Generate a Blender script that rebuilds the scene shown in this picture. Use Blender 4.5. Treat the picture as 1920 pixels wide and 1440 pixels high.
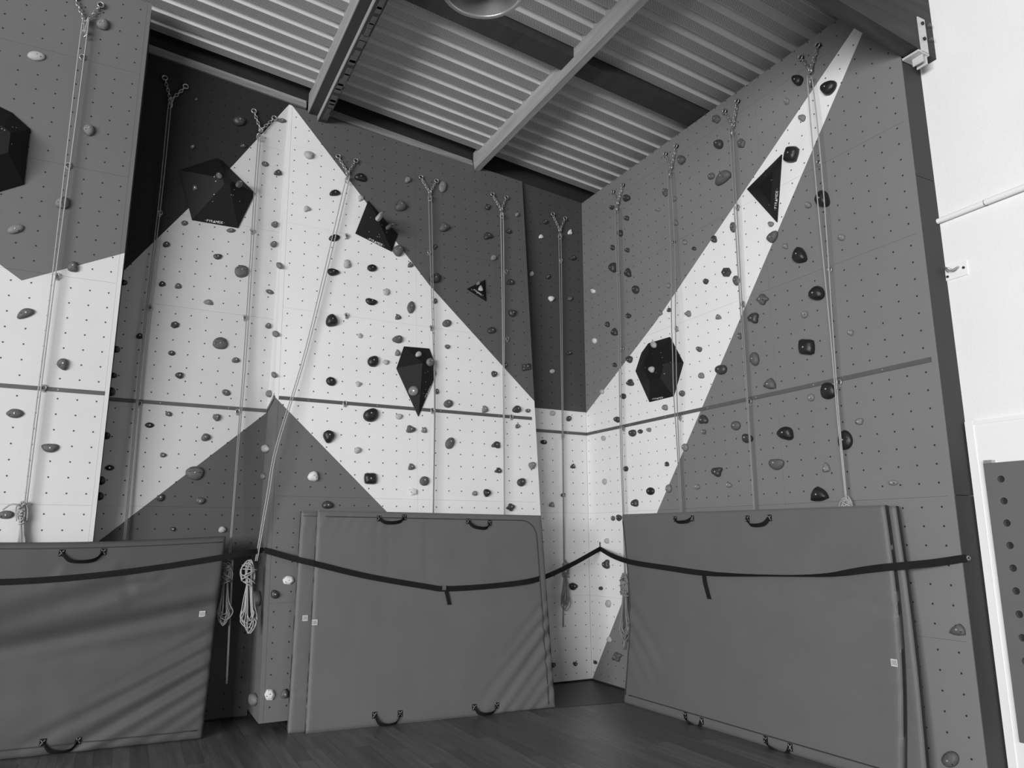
import bpy, bmesh, math, random
from mathutils import Vector, Matrix, noise
V3 = Vector
random.seed(7)
SC = bpy.context.scene
COL = SC.collection
for o in list(bpy.data.objects): bpy.data.objects.remove(o)

# ------------------------------------------------------------------ camera
FPX, PITCH, ROLL, YAW = 1374.66, math.radians(11.6835), math.radians(-0.0397), math.radians(27.7466)
CAM = V3((0, 0, 1.6))
_f = V3((math.sin(YAW) * math.cos(PITCH), math.cos(YAW) * math.cos(PITCH), math.sin(PITCH)))
_r0 = V3((math.cos(YAW), -math.sin(YAW), 0)); _u0 = _r0.cross(_f)
CR = math.cos(ROLL) * _r0 + math.sin(ROLL) * _u0
CU = -math.sin(ROLL) * _r0 + math.cos(ROLL) * _u0
CF = _f
cd = bpy.data.cameras.new('camera'); cam = bpy.data.objects.new('camera', cd); COL.objects.link(cam)
cd.sensor_width = 36; cd.lens = 36 * FPX / 1920; cd.clip_end = 200
m = Matrix((CR, CU, -CF)).transposed().to_4x4(); m.translation = CAM; cam.matrix_world = m
SC.camera = cam
SC.view_settings.view_transform = 'Standard'; SC.view_settings.look = 'None'
SC.view_settings.gamma = 1; SC.view_settings.use_curve_mapping = False
SC.view_settings.exposure = -0.15

# ------------------------------------------------------------------ light: hall daylight and the window band on the left side
world = bpy.data.worlds.new('world'); SC.world = world; world.use_nodes = True
bg = world.node_tree.nodes['Background']; bg.inputs[0].default_value = (1, 1, 1, 1); bg.inputs[1].default_value = 0.045
def area(name, loc, aim, sx, sy, power):
    l = bpy.data.lights.new(name, 'AREA'); l.shape = 'RECTANGLE'; l.size = sx; l.size_y = sy; l.energy = power
    o = bpy.data.objects.new(name, l); COL.objects.link(o); o.location = loc
    o.rotation_euler = (V3(aim) - V3(loc)).to_track_quat('-Z', 'Y').to_euler()
    return o
area('window_daylight', (-9.5, -5.0, 2.8), (0.0, -2.4, 2.7), 11.0, 3.2, 2950)
area('hall_daylight', (-2.5, -12.0, 2.6), (3.2, 7.3, 2.2), 7.0, 2.6, 110)

# ------------------------------------------------------------------ helpers
def ray(x, y): return CF + CR * ((x - 960) / FPX) + CU * ((720 - y) / FPX)
class WF:
    """a wall frame: origin, unit u (right), v (up the face), n (towards the room)"""
    def __init__(s, O, U, V):
        s.O = V3(O); s.U = V3(U).normalized(); s.V = V3(V).normalized(); s.n = s.U.cross(s.V).normalized()
    def pt(s, u, v, d=0.0): return s.O + s.U * u + s.V * v + s.n * d
    def hit(s, x, y, d=0.0):
        r = ray(x, y); t = (s.O + s.n * d - CAM).dot(s.n) / r.dot(s.n); return CAM + r * t
    def uv(s, x, y, d=0.0):
        p = s.hit(x, y, d) - s.O; return p.dot(s.U), p.dot(s.V)
def floor_pt(x, y, z=0.0):
    r = ray(x, y); return CAM + r * ((z - 1.6) / r.z)
def at_y(x, y, Y): r = ray(x, y); return CAM + r * (Y / r.y)
def at_x(x, y, X): r = ray(x, y); return CAM + r * (X / r.x)

WP = WF((-.18, 7.18, 0), (1, 0, 0), (0, -.082, 1))      # near left panel, leaning out
WL = WF((0, 7.35, 0), (1, 0, 0), (0, 0, 1))             # back wall
WM = WF((0, 6.738, 0), (1, 0, 0), (0, .095, 1))         # centre slab
WR = WF((4.88, 0, 0), (0, -1, 0), (0, 0, 1))            # right wall, u = -y
WS = WF((1.175, 0, 0), (0, -1, 0), (0, 0, 1))           # left cheek of the slab
WW = WF((5.10, 0, 0), (0, -1, 0), (0, 0, 1))            # white hall wall

class MB:
    def __init__(s): s.v = []; s.f = []; s.mi = []; s.uv0 = []; s.uv1 = []
    def add(s, verts, faces, mi=0):
        b = len(s.v); s.v += [V3(p) for p in verts]
        for f in faces: s.f.append([i + b for i in f]); s.mi.append(mi)
        return s
    def box(s, a, b, mi=0):
        (x0, y0, z0), (x1, y1, z1) = a, b
        return s.add([(x0,y0,z0),(x1,y0,z0),(x1,y1,z0),(x0,y1,z0),(x0,y0,z1),(x1,y0,z1),(x1,y1,z1),(x0,y1,z1)],
                     [(0,3,2,1),(4,5,6,7),(0,1,5,4),(1,2,6,5),(2,3,7,6),(3,0,4,7)], mi)
    def obox(s, c, ax, ay, az, mi=0):
        c = V3(c); P = [c + ax*i + ay*j + az*k for k in (-1, 1) for j in (-1, 1) for i in (-1, 1)]
        return s.add(P, [(0,2,3,1),(4,5,7,6),(0,1,5,4),(1,3,7,5),(3,2,6,7),(2,0,4,6)], mi)
    def prism(s, poly, dvec, mi=0):
        """poly front (3D, counter clockwise seen from the front), extruded by dvec"""
        n = len(poly); P = [V3(p) for p in poly]; Q = [p + dvec for p in P]
        F = [tuple(range(n)), tuple(range(2*n - 1, n - 1, -1))]
        F += [(i, i + n, (i + 1) % n + n, (i + 1) % n) for i in range(n)]
        return s.add(P + Q, F, mi)
    def tube(s, pts, r, k=6, closed=False, mi=0, caps=True):
        pts = [V3(p) for p in pts]; n = len(pts); rings = []; up = None
        for i, p in enumerate(pts):
            a = pts[(i - 1) % n] if (closed or i) else p; b = pts[(i + 1) % n] if (closed or i < n - 1) else p
            t = (b - a)
            t = t.normalized() if t.length > 1e-9 else V3((0, 0, 1))
            if up is None:
                up = V3((0, 0, 1)) if abs(t.z) < .9 else V3((1, 0, 0))
            x = up - t * up.dot(t)
            if x.length < 1e-6: x = V3((1, 0, 0)) - t * t.x
            x.normalize(); y = t.cross(x); up = x
            rr = r[i] if isinstance(r, (list, tuple)) else r
            rings.append([p + (x * math.cos(2*math.pi*j/k) + y * math.sin(2*math.pi*j/k)) * rr for j in range(k)])
        V = [q for g in rings for q in g]; F = []
        for i in range(n if closed else n - 1):
            for j in range(k):
                a = i*k + j; b = i*k + (j+1) % k; c = ((i+1) % n)*k + (j+1) % k; d = ((i+1) % n)*k + j
                F.append((a, b, c, d))
        if not closed and caps: F += [tuple(range(k - 1, -1, -1)), tuple(range((n-1)*k, n*k))]
        return s.add(V, F, mi)
    def ring(s, c, ax, ay, r, k=5, n=12, mi=0):
        return s.tube([V3(c) + ax*math.cos(2*math.pi*i/n) + ay*math.sin(2*math.pi*i/n) for i in range(n)], r, k, True, mi)
    def disc(s, c, nrm, r, h, k=8, mi=0):
        nrm = V3(nrm).normalized(); x = nrm.orthogonal().normalized(); y = nrm.cross(x)
        P = [V3(c) + (x*math.cos(2*math.pi*i/k) + y*math.sin(2*math.pi*i/k))*r for i in range(k)]
        return s.prism([p + nrm*h for p in P], -nrm*h, mi)
    def ribbon(s, pts, wdirs, w, th, ndirs, mi=0):
        n = len(pts); V = []
        for p, wd, nd in zip(pts, wdirs, ndirs):
            p = V3(p); a = wd * (w/2); b = nd * (th/2)
            V += [p - a - b, p + a - b, p + a + b, p - a + b]
        F = []
        for i in range(n - 1):
            for j in range(4):
                F.append((i*4 + j, i*4 + (j+1) % 4, (i+1)*4 + (j+1) % 4, (i+1)*4 + j))
        F += [(3, 2, 1, 0), (n*4-4, n*4-3, n*4-2, n*4-1)]
        return s.add(V, F, mi)
    def build(s, name, mats, parent=None, origin=(0, 0, 0), smooth=False, uv=None):
        o0 = V3(origin); me = bpy.data.meshes.new(name)
        me.from_pydata([tuple(p - o0) for p in s.v], [], s.f); me.update()
        bm = bmesh.new(); bm.from_mesh(me); bmesh.ops.recalc_face_normals(bm, faces=bm.faces); bm.to_mesh(me); bm.free()
        for mm in (mats if isinstance(mats, (list, tuple)) else [mats]): me.materials.append(mm)
        for p, i in zip(me.polygons, s.mi): p.material_index = i; p.use_smooth = smooth
        if uv:
            for nm, fn in uv.items():
                L = me.uv_layers.new(name=nm)
                for lp in me.loops: L.data[lp.index].uv = fn(me.vertices[lp.vertex_index].co + o0)
        o = bpy.data.objects.new(name, me); COL.objects.link(o)
        if parent is not None: o.parent = parent
        else: o.location = o0
        return o
def tag(o, label, cat, group=None):
    o['label'] = label; o['category'] = cat
    if group: o['group'] = group
    return o
def struct(o): o['kind'] = 'structure'; return o
def thing(name, loc, label, cat, group=None):
    o = bpy.data.objects.new(name, None); COL.objects.link(o); o.location = loc; o.empty_display_size = .05
    return tag(o, label, cat, group)
def bez(p, k=8):
    """Catmull-Rom through points"""
    p = [V3(q) for q in p]; out = []
    for i in range(len(p) - 1):
        a = p[i-1] if i else p[0]*2 - p[1]; b, c = p[i], p[i+1]; d = p[i+2] if i + 2 < len(p) else c*2 - b
        for j in range(k):
            t = j / k
            out.append(.5*((2*b) + (c-a)*t + (2*a-5*b+4*c-d)*t*t + (3*b-a-3*c+d)*t**3))
    return out + [p[-1]]

# ------------------------------------------------------------------ materials
class NT:
    def __init__(s, name):
        s.m = bpy.data.materials.new(name); s.m.use_nodes = True; s.t = s.m.node_tree; s.b = s.t.nodes['Principled BSDF']
    def n(s, ty, **k):
        x = s.t.nodes.new(ty)
        for a, b in k.items(): setattr(x, a, b)
        return x
    def put(s, sock, v):
        if hasattr(v, 'is_linked') or isinstance(v, bpy.types.NodeSocket): s.t.links.new(v, sock)
        else:
            try: sock.default_value = v
            except Exception: sock.default_value = (v, v, v, 1)
    def M(s, op, a, b=0.0, c=0.0):
        x = s.n('ShaderNodeMath', operation=op); s.put(x.inputs[0], a); s.put(x.inputs[1], b)
        if op in ('MULTIPLY_ADD', 'SMOOTH_MIN'): s.put(x.inputs[2], c)
        return x.outputs[0]
    def mix(s, f, a, b):
        x = s.n('ShaderNodeMix', data_type='FLOAT'); s.put(x.inputs[0], f); s.put(x.inputs[2], a); s.put(x.inputs[3], b); return x.outputs[0]
    def noise(s, vec, scale, detail=3, rough=.5):
        x = s.n('ShaderNodeTexNoise'); x.inputs['Scale'].default_value = scale; x.inputs['Detail'].default_value = detail; x.inputs['Roughness'].default_value = rough
        if vec is not None: s.t.links.new(vec, x.inputs['Vector'])
        return x.outputs['Fac']
    def coord(s, which='Object'): return s.n('ShaderNodeTexCoord').outputs[which]
    def uv(s, name):
        x = s.n('ShaderNodeUVMap'); x.uv_map = name; y = s.n('ShaderNodeSeparateXYZ'); s.t.links.new(x.outputs[0], y.inputs[0]); return y.outputs[0], y.outputs[1], x.outputs[0]
    def grey(s, v):
        x = s.n('ShaderNodeCombineColor'); 
        for i in range(3): s.put(x.inputs[i], v)
        s.t.links.new(x.outputs[0], s.b.inputs['Base Color'])
    def bump(s, h, strength, dist):
        x = s.n('ShaderNodeBump'); x.inputs['Strength'].default_value = strength; x.inputs['Distance'].default_value = dist
        s.t.links.new(h, x.inputs['Height']); s.t.links.new(x.outputs[0], s.b.inputs['Normal'])
def plain(name, g, rough=.6, var=.12, scale=8, metal=0, bump=0, bscale=60, spec=.5):
    t = NT(name); c = t.coord()
    f = t.noise(c, scale, 4)
    t.grey(t.M('MULTIPLY', g, t.mix(f, 1 - var, 1 + var)))
    t.b.inputs['Roughness'].default_value = rough; t.b.inputs['Metallic'].default_value = metal
    t.b.inputs['Specular IOR Level'].default_value = spec
    if bump: t.bump(t.noise(c, bscale, 3), bump, .01)
    return t.m
def line_max(t, u, lines, op):
    """lines: (u0, v0, slope)"""
    r = None
    for u0, v0, k in lines:
        e = t.M('MULTIPLY_ADD', u, k, v0 - k * u0)
        r = e if r is None else t.M(op, r, e)
    return r
def mural(name, hi=None, lo=None, white=.76, ghi=.1, glo=.1, pitch=.139):
    """flat house paint: a white field, hi = paint above the hi lines, lo = paint below the lo lines; rows of threaded insert holes"""
    t = NT(name); u, v, _ = t.uv('wall'); g0, g1, _ = t.uv('grid')
    val = white
    if hi:
        e = line_max(t, u, hi[1], hi[0]); val = t.mix(t.M('GREATER_THAN', v, e), val, ghi)
    if lo:
        e = line_max(t, u, lo[1], lo[0]); val = t.mix(t.M('LESS_THAN', v, e), val, glo)
    c = t.coord()
    w = t.noise(c, 1.6, 5); val = t.M('MULTIPLY', val, t.mix(w, .94, 1.06))
    a = t.M('MULTIPLY', t.M('SUBTRACT', t.M('FRACT', t.M('ADD', g0, .5)), .5), pitch)
    b = t.M('MULTIPLY', t.M('SUBTRACT', t.M('FRACT', t.M('ADD', g1, .5)), .5), .1275)
    d = t.M('SQRT', t.M('ADD', t.M('MULTIPLY', a, a), t.M('MULTIPLY', b, b)))
    hole = t.M('LESS_THAN', d, .0070)
    t.grey(t.mix(hole, val, t.M('MULTIPLY', val, .12)))
    t.b.inputs['Roughness'].default_value = .75; t.b.inputs['Specular IOR Level'].default_value = .25
    gr = t.noise(c, 220, 2); h = t.M('SUBTRACT', t.M('MULTIPLY', gr, .25), t.M('MULTIPLY', hole, 1.0))
    t.bump(h, .35, .006)
    return t.m
MAT = {}
MAT['P'] = mural('paint_left_panel', hi=('MAXIMUM', [(-.711, 3.649, -.677), (-.711, 3.649, .507)]), ghi=.155, white=.67, pitch=.1395)
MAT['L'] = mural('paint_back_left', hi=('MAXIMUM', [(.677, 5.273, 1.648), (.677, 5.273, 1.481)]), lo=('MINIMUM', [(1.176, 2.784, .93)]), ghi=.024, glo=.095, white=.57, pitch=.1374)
MAT['B'] = mural('paint_back_right', hi=('MAXIMUM', [(4.5, 3.062, 0)]), ghi=.075, white=.77, pitch=.1374)
MAT['M'] = mural('paint_slab', hi=('MAXIMUM', [(2.107, 5.044, -1.186), (2.717, 4.315, -.972)]), lo=('MINIMUM', [(1.216, 2.85, -.963)]), ghi=.112, glo=.155, white=.84, pitch=.139)
MAT['R'] = mural('paint_right', hi=('MAXIMUM', [(-5.964, 3.845, .573), (-5.964, 3.845, .672)]), lo=('MINIMUM', [(-6.056, 1.858, 1.314), (-6.056, 1.858, 1.436)]), ghi=.215, glo=.20, white=.84, pitch=.141)
MAT['S'] = mural('paint_cheek', lo=('MINIMUM', [(-7.35, 2.80, .4)]), glo=.15, white=.76)
MAT['Pside'] = plain('paint_left_cheek', .05, .8)
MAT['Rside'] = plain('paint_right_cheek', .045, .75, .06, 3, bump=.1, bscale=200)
MAT['white'] = plain('white_plaster', .84, .85, .03, 2.5, bump=.25, bscale=40)
MAT['whiteboard'] = plain('white_board', .86, .6, .03, 2)
MAT['dark'] = plain('dark_void', .022, .9)
MAT['rail'] = plain('rail_steel', .10, .5, .15, 20)
MAT['chain'] = plain('galvanised_chain', .55, .35, .1, 40, metal=.8)
MAT['steel'] = plain('bare_steel', .5, .35, .1, 40, metal=.7)
MAT['bolt'] = plain('bolt_head', .75, .3, .1, 40, metal=.6)
MAT['black'] = plain('black_volume', .009, .6, .2, 6, bump=.1, bscale=120, spec=.22)
MAT['ink'] = plain('white_print', .8, .7, .02)
MAT['web'] = plain('black_webbing', .014, .85, .2, 60, bump=.2, bscale=300, spec=.12)
MAT['rope'] = plain('pale_rope', .42, .85, .25, 90, bump=.4, bscale=400)
MAT['ropeg'] = plain('grey_rope', .27, .85, .25, 90, bump=.4, bscale=400)
MAT['tag'] = plain('white_tag', .6, .7, .25, 90)
TONES = [('black', .014), ('charcoal', .045), ('dark grey', .10), ('mid grey', .19), ('pale grey', .42), ('white', .72)]
for i, (nm, g) in enumerate(TONES):
    MAT['h%d' % i] = plain('hold_' + nm.replace(' ', '_'), g, .42 if i < 2 else .6, .12, 14, bump=.35, bscale=70)
def vinyl(name, g):
    t = NT(name); c = t.coord()
    t.grey(t.M('MULTIPLY', g, t.mix(t.noise(c, 3, 5), .9, 1.1))); t.b.inputs['Roughness'].default_value = .55; t.b.inputs['Specular IOR Level'].default_value = .35
    t.bump(t.noise(c, 260, 2), .12, .004); return t.m
MAT['mat'] = vinyl('mat_vinyl', .132); MAT['mat2'] = vinyl('mat_vinyl_dark', .074)
MAT['piping'] = plain('mat_piping', .04, .6)
def wood(name, g, axis=0, rough=.7, streak=14, var=.5, rnd=.25):
    t = NT(name); c = t.n('ShaderNodeMapping'); t.t.links.new(t.coord(), c.inputs[0])
    sc = [streak] * 3; sc[axis] = streak * .06; c.inputs['Scale'].default_value = sc
    f = t.noise(c.outputs[0], 1.0, 6, .65)
    oi = t.n('ShaderNodeObjectInfo').outputs['Random']
    val = t.M('MULTIPLY', t.M('MULTIPLY', g, t.mix(f, 1 - var, 1 + var)), t.mix(oi, 1 - rnd, 1 + rnd))
    t.grey(val); t.b.inputs['Roughness'].default_value = rough; t.bump(f, .15, .004)
    return t.m
MAT['floor'] = wood('floor_plank', .108, 1, .36, 24, .9, .28)
def scuffed(m):
    t = NT.__new__(NT); t.m = m; t.t = m.node_tree; t.b = t.t.nodes['Principled BSDF']
    g = t.n('ShaderNodeNewGeometry').outputs['Position']
    mp = t.n('ShaderNodeMapping'); t.t.links.new(g, mp.inputs[0]); mp.inputs['Rotation'].default_value = (0, 0, .5); mp.inputs['Scale'].default_value = (30, 1.6, 1)
    f = t.noise(mp.outputs[0], 1.0, 5, .6); f = t.M('MULTIPLY', t.M('MAXIMUM', t.M('SUBTRACT', f, .60), 0.0), 2.2)
    src = t.b.inputs['Base Color'].links[0].from_socket
    x = t.n('ShaderNodeMix', data_type='RGBA'); t.t.links.new(f, x.inputs[0]); t.t.links.new(src, x.inputs[6]); x.inputs[7].default_value = (.3, .3, .3, 1)
    t.t.links.new(x.outputs[2], t.b.inputs['Base Color']); return m
scuffed(MAT['floor'])
MAT['floorbase'] = plain('floor_joint', .045, .6)
MAT['glulam'] = wood('glulam', .042, 0, .75, 14, 1.0, 0)
MAT['purlin'] = wood('purlin_pale', .36, 1, .6, 12, .6, .1)
MAT['purlind'] = wood('purlin_dark', .042, 1, .7, 12, .6, .1)
MAT['batten'] = wood('batten', .25, 0, .8, 12, .9, .2)
def deckmat(name, g, perf):
    t = NT(name); c = t.coord(); val = g
    if perf:
        s = t.n('ShaderNodeSeparateXYZ'); t.t.links.new(c, s.inputs[0])
        a = t.M('MULTIPLY', s.outputs[0], 1/.017); b = t.M('MULTIPLY', s.outputs[1], 1/.0125)
        a = t.M('ADD', a, t.M('MULTIPLY', t.M('FLOOR', b), .5))
        a = t.M('MULTIPLY', t.M('SUBTRACT', t.M('FRACT', a), .5), .017); b = t.M('MULTIPLY', t.M('SUBTRACT', t.M('FRACT', b), .5), .0125)
        d = t.M('SQRT', t.M('ADD', t.M('MULTIPLY', a, a), t.M('MULTIPLY', b, b)))
        edge = t.M('LESS_THAN', t.M('ABSOLUTE', s.outputs[1]), .047)
        val = t.mix(t.M('MULTIPLY', t.M('LESS_THAN', d, .0046), edge), g, .03)
    t.grey(val); t.b.inputs['Roughness'].default_value = .5; return t.m
MAT['deck'] = deckmat('deck_smooth', .68, False); MAT['deckp'] = deckmat('deck_perforated', .46, True)
MAT['lampm'] = plain('lamp_metal', .35, .3, .08, 6, metal=.5); MAT['lampi'] = plain('lamp_reflector', .30, .28, .15, 4, metal=.6)
MAT['brk'] = plain('bracket_zinc', .62, .45, .1, 30, metal=.1)
MAT['peg'] = plain('pegboard_grey', .13, .7, .08, 5)

# ------------------------------------------------------------------ setting: floor
fl = struct(MB().box((-9, -6, -.12), (6.2, 7.6, -.006)).build('floor', MAT['floorbase']))
pw = .118; protos = []
for L in (1.1, 1.5, 1.9):
    protos.append(MB().box((0, 0, -.006), (pw - .0025, L - .003, 0)).build('plank', MAT['floor'], fl))
cnt = 0; used = [False] * 3
def plank(i, x, y):
    o = protos[i] if not used[i] else protos[i].copy()
    if used[i]: COL.objects.link(o)
    used[i] = True; o.parent = fl; o.location = (x, y, 0)
rng = random.Random(3)
x = -1.30
while x < 4.86:
    y = 3.1 + rng.random() * 1.2
    while y < 7.3:
        i = rng.randrange(3); L = (1.1, 1.5, 1.9)[i]
        if y + L > 7.75: break
        plank(i, x, y); y += L
    x += pw
MB().box((-9, -6, -.006), (-1.30, 7.6, -.0005)).build('plank_field', MAT['floor'], fl)
MB().box((-1.30, -6, -.006), (4.88, 3.1, -.0005)).build('plank_field', MAT['floor'], fl)
MB().box((4.75, -6, -.006), (6.2, 7.6, -.0008)).build('plank_field', MAT['floor'], fl)
MB().box((-1.30, 3.1, -.006), (4.88, 7.6, -.0012)).build('plank_field', MAT['floor'], fl)
a = floor_pt(1038, 1328); b = floor_pt(1169, 1317)
struct(MB().prism([V3((a.x - .5, a.y + .05, .004)), V3((a.x, a.y, .004)), V3((b.x, b.y, .004)), V3((4.88, b.y - .05, .004)), V3((4.88, 7.35, .004)), V3((a.x - .5, 7.35, .004))], V3((0, 0, -.004))).build('trim_1', plain('dark_floor_sheet', .03, .45)))  # thin dark sheet on the floor of the recess, between the mats

# ------------------------------------------------------------------ setting: walls with panels
def guv(wf, base, phase, pitch):
    def f_grid(p):
        q = p - wf.O; return ((q.dot(wf.U) - phase) / pitch, (q.dot(wf.V) - base - .093) / .1275)
    def f_wall(p):
        q = p - wf.O; return (q.dot(wf.U), q.dot(wf.V))
    return {'wall': f_wall, 'grid': f_grid}
def panel(parent, wf, poly, mat, base, phase, pitch, name='panel', th=.018, d=0.0, dots=True):
    g = .0006
    cu = sum(p[0] for p in poly) / len(poly); cv = sum(p[1] for p in poly) / len(poly)
    q = [(u - math.copysign(g, u - cu), v - math.copysign(g, v - cv)) for u, v in poly]
    mb = MB().prism([wf.pt(u, v, d) for u, v in q], -wf.n * th)
    uv = guv(wf, base, phase, pitch)
    if not dots: uv['grid'] = lambda p: (.5, .5)
    return mb.build(name, mat, parent, uv=uv)
def panels(parent, wf, us, vs, mat, phase, pitch, top=None):
    for i in range(len(us) - 1):
        for j in range(len(vs) - 1):
            u0, u1, v0, v1 = us[i], us[i+1], vs[j], vs[j+1]
            t0 = t1 = v1
            if j == len(vs) - 2 and top: t0, t1 = top(u0), top(u1)
            base = v0 if j else v1 - .93
            panel(parent, wf, [(u0, v0), (u1, v0), (u1, t1), (u0, t0)], mat, base, phase, pitch)
def rail(parent, wf, u0, u1, v, h=.034):
    r = MB().prism([wf.pt(u0, v - h/2, .009), wf.pt(u1, v - h/2, .009), wf.pt(u1, v + h/2, .009), wf.pt(u0, v + h/2, .009)], -wf.n * .009).build('rail', MAT['rail'], parent)
    k = max(2, int((u1 - u0) / .55))
    for i in range(k):
        u = u0 + (u1 - u0) * (i + .4) / k
        MB().disc(wf.pt(u, v, .009), wf.n, .006, .003, 6).build('rail_screw', MAT['steel'], r)
# back wall
wb = struct(MB().box((-9, 7.37, 0), (6.2, 7.6, 7.6)).build('wall_back', MAT['dark']))
panels(wb, WL, [-1.6, -.2, 1.176], [.02, .93, 1.858, 2.792, 3.722, 4.648, 5.562, 6.2], MAT['L'], .144, .1374, lambda u: 6.245 - .104 * u)
panels(wb, WL, [3.48, 4.879], [.02, .93, 1.858, 2.792, 3.722, 4.648, 5.562, 5.83], MAT['B'], .144, .1374, lambda u: 6.235 - .09 * u)
rail(wb, WL, -.6, 1.17, 2.792); rail(wb, WL, 3.99, 4.87, 2.797)
# near left panel
TOPP = 6.345
wp = struct(MB().prism([WP.pt(-7, .35, -.02), WP.pt(-.003, .35, -.02), WP.pt(-.003, TOPP - .01, -.02), WP.pt(-7, TOPP - .01, -.02)], V3((0, .12, 0))).build('wall_left', MAT['Pside']))
# cheek of the left panel, closing it to the back wall
a0, a1 = WP.pt(-.003, .35, -.02), WP.pt(-.003, TOPP, -.02)
MB().prism([a0, V3((a0.x, 7.35, a0.z)), V3((a0.x, 7.35, a1.z)), a1], V3((-.02, 0, 0))).build('cheek', MAT['Pside'], wp)
panels(wp, WP, [-2.83, -1.432, -.034], [.35, .92, 1.852, 2.783, 3.734, 4.687, 5.655, TOPP], MAT['P'], -.086, .1395)
panel(wp, WP, [(-.034, .35), (0, .35), (0, TOPP), (-.034, TOPP)], MAT['P'], 0, 0, 1, 'edge_trim', th=.02, d=.002, dots=False)
rail(wp, WP, -2.8, -.037, 2.783)
# centre slab
topM = lambda u: 6.112 - .082 * (u - 1.17)
wm = struct(MB().prism([WM.pt(1.178, .10, -.02), WM.pt(3.975, .10, -.02), WM.pt(3.975, topM(3.975) - .02, -.02), WM.pt(1.178, topM(1.178) - .02, -.02)], -WM.n * .04).build('wall_center', MAT['dark']))
VM = [.075, 1.03, 1.96, 2.881, 3.801, 4.722, 5.63, 6.1]
panels(wm, WM, [1.21, 2.588, 3.56, 3.935], VM, MAT['M'], 1.256, .139, topM)
for u0, u1 in ((1.174, 1.21), (3.935, 3.98)):
    panel(wm, WM, [(u0, .075), (u1, .075), (u1, topM(u1)), (u0, topM(u0))], MAT['M'], 0, 0, 1, 'edge_trim', th=.02, d=.002, dots=False)
rail(wm, WM, 1.213, 3.93, 2.882)
# cheeks of the slab
for X, mt, dx in ((1.175, MAT['S'], .018), (3.979, MAT['M'], -.018)):
    q0, q1 = WM.pt(X, .075, -.018), WM.pt(X, topM(X), -.018)
    f = WF((X, 0, 0), (0, -1, 0), (0, 0, 1))
    MB().prism([V3((X, 7.35, q0.z)), q0, q1, V3((X, 7.352, q1.z))], V3((dx, 0, 0))).build('cheek', mt, wm, uv={'wall': guv(f, 0, 0, 1)['wall'], 'grid': lambda p: (.5, .5)})
q0, q1 = V3((1.172, 7.34, 2.80)), WM.pt(1.172, 2.882, .004)
MB().obox((q0 + q1) / 2, V3((.006, 0, 0)), (q1 - q0) / 2, V3((0, 0, .017))).build('rail', MAT['rail'], wm)
# right wall
wr = struct(MB().box((4.90, 3.0, 0), (5.06, 7.37, 5.77)).build('wall_right', MAT['dark']))
VR = [.02, .93, 1.856, 2.795, 3.728, 4.617, 5.56, 5.79]
panels(wr, WR, [-7.349, -7.2, -5.8, -4.40, -3.02], VR, MAT['R'], -3.074, .141)
panel(wr, WR, [(-3.02, .02), (-2.98, .02), (-2.98, 5.79), (-3.02, 5.79)], MAT['R'], 0, 0, 1, 'edge_trim', th=.02, d=.002, dots=False)
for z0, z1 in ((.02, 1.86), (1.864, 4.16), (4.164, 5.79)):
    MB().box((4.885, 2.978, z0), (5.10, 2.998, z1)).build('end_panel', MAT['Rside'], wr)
rail(wr, WR, -7.34, -3.025, 2.795)
# white hall wall beyond, with its lower lining board
ww = struct(MB().box((5.10, -6, 0), (5.4, 7.6, 7.0)).build('wall_end', MAT['white']))
struct(MB().box((5.078, -2.0, .0), (5.10, 2.955, 2.35)).box((5.070, 2.915, 0), (5.10, 2.965, 2.362)).box((5.072, -2.0, 2.335), (5.10, 2.95, 2.362)).build('trim_2', MAT['whiteboard']))

# ------------------------------------------------------------------ setting: roof
CS = .104
def cz(x): return 5.885 + CS * (4.88 - x)
mbc = MB(); X0, X1 = -8.0, 5.10
mbc.add([(X0, -6, cz(X0) + .092), (X1, -6, cz(X1) + .092), (X1, 7.4, cz(X1) + .092), (X0, 7.4, cz(X0) + .092),
         (X0, -6, cz(X0) + .2), (X1, -6, cz(X1) + .2), (X1, 7.4, cz(X1) + .2), (X0, 7.4, cz(X0) + .2)],
        [(0,3,2,1),(4,5,6,7),(0,1,5,4),(1,2,6,5),(2,3,7,6),(3,0,4,7)])
ceil = struct(mbc.build('ceiling', MAT['dark']))
PR = [(-.095, .085), (-.064, .085), (-.055, 0.0), (.055, 0.0), (.064, .085), (.095, .085)]
mb = MB()
for i in range(5):
    (ya, za), (yb, zb) = PR[i], PR[i+1]
    P = [V3((X0, ya, za + cz(X0))), V3((X1, ya, za + cz(X1))), V3((X1, yb, zb + cz(X1))), V3((X0, yb, zb + cz(X0)))]
    P2 = [p + V3((0, 0, .003)) for p in P]
    mb.add(P + P2, [(0,3,2,1),(4,5,6,7),(0,1,5,4),(1,2,6,5),(2,3,7,6),(3,0,4,7)], 1 if i == 2 else 0)
deck0 = mb.build('deck_rib', [MAT['deck'], MAT['deckp']], ceil)
y = 7.115; k = 0
while y > -3:
    if not (5.13 < y < 5.26):
        o = deck0 if k == 0 else deck0.copy()
        if k: COL.objects.link(o)
        o.parent = ceil; o.location = (0, y, 0); k += 1
    y -= .19
def xbeam(mb, x0, x1, y0, y1, zf, h):
    """a beam running along x under the sloping roof"""
    mb.add([(x0, y0, zf(x0)), (x1, y0, zf(x1)), (x1, y1, zf(x1)), (x0, y1, zf(x0)), (x0, y0, zf(x0) + h), (x1, y0, zf(x1) + h), (x1, y1, zf(x1) + h), (x0, y1, zf(x0) + h)],
           [(0,3,2,1),(4,5,6,7),(0,1,5,4),(1,2,6,5),(2,3,7,6),(3,0,4,7)]); return mb
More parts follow.
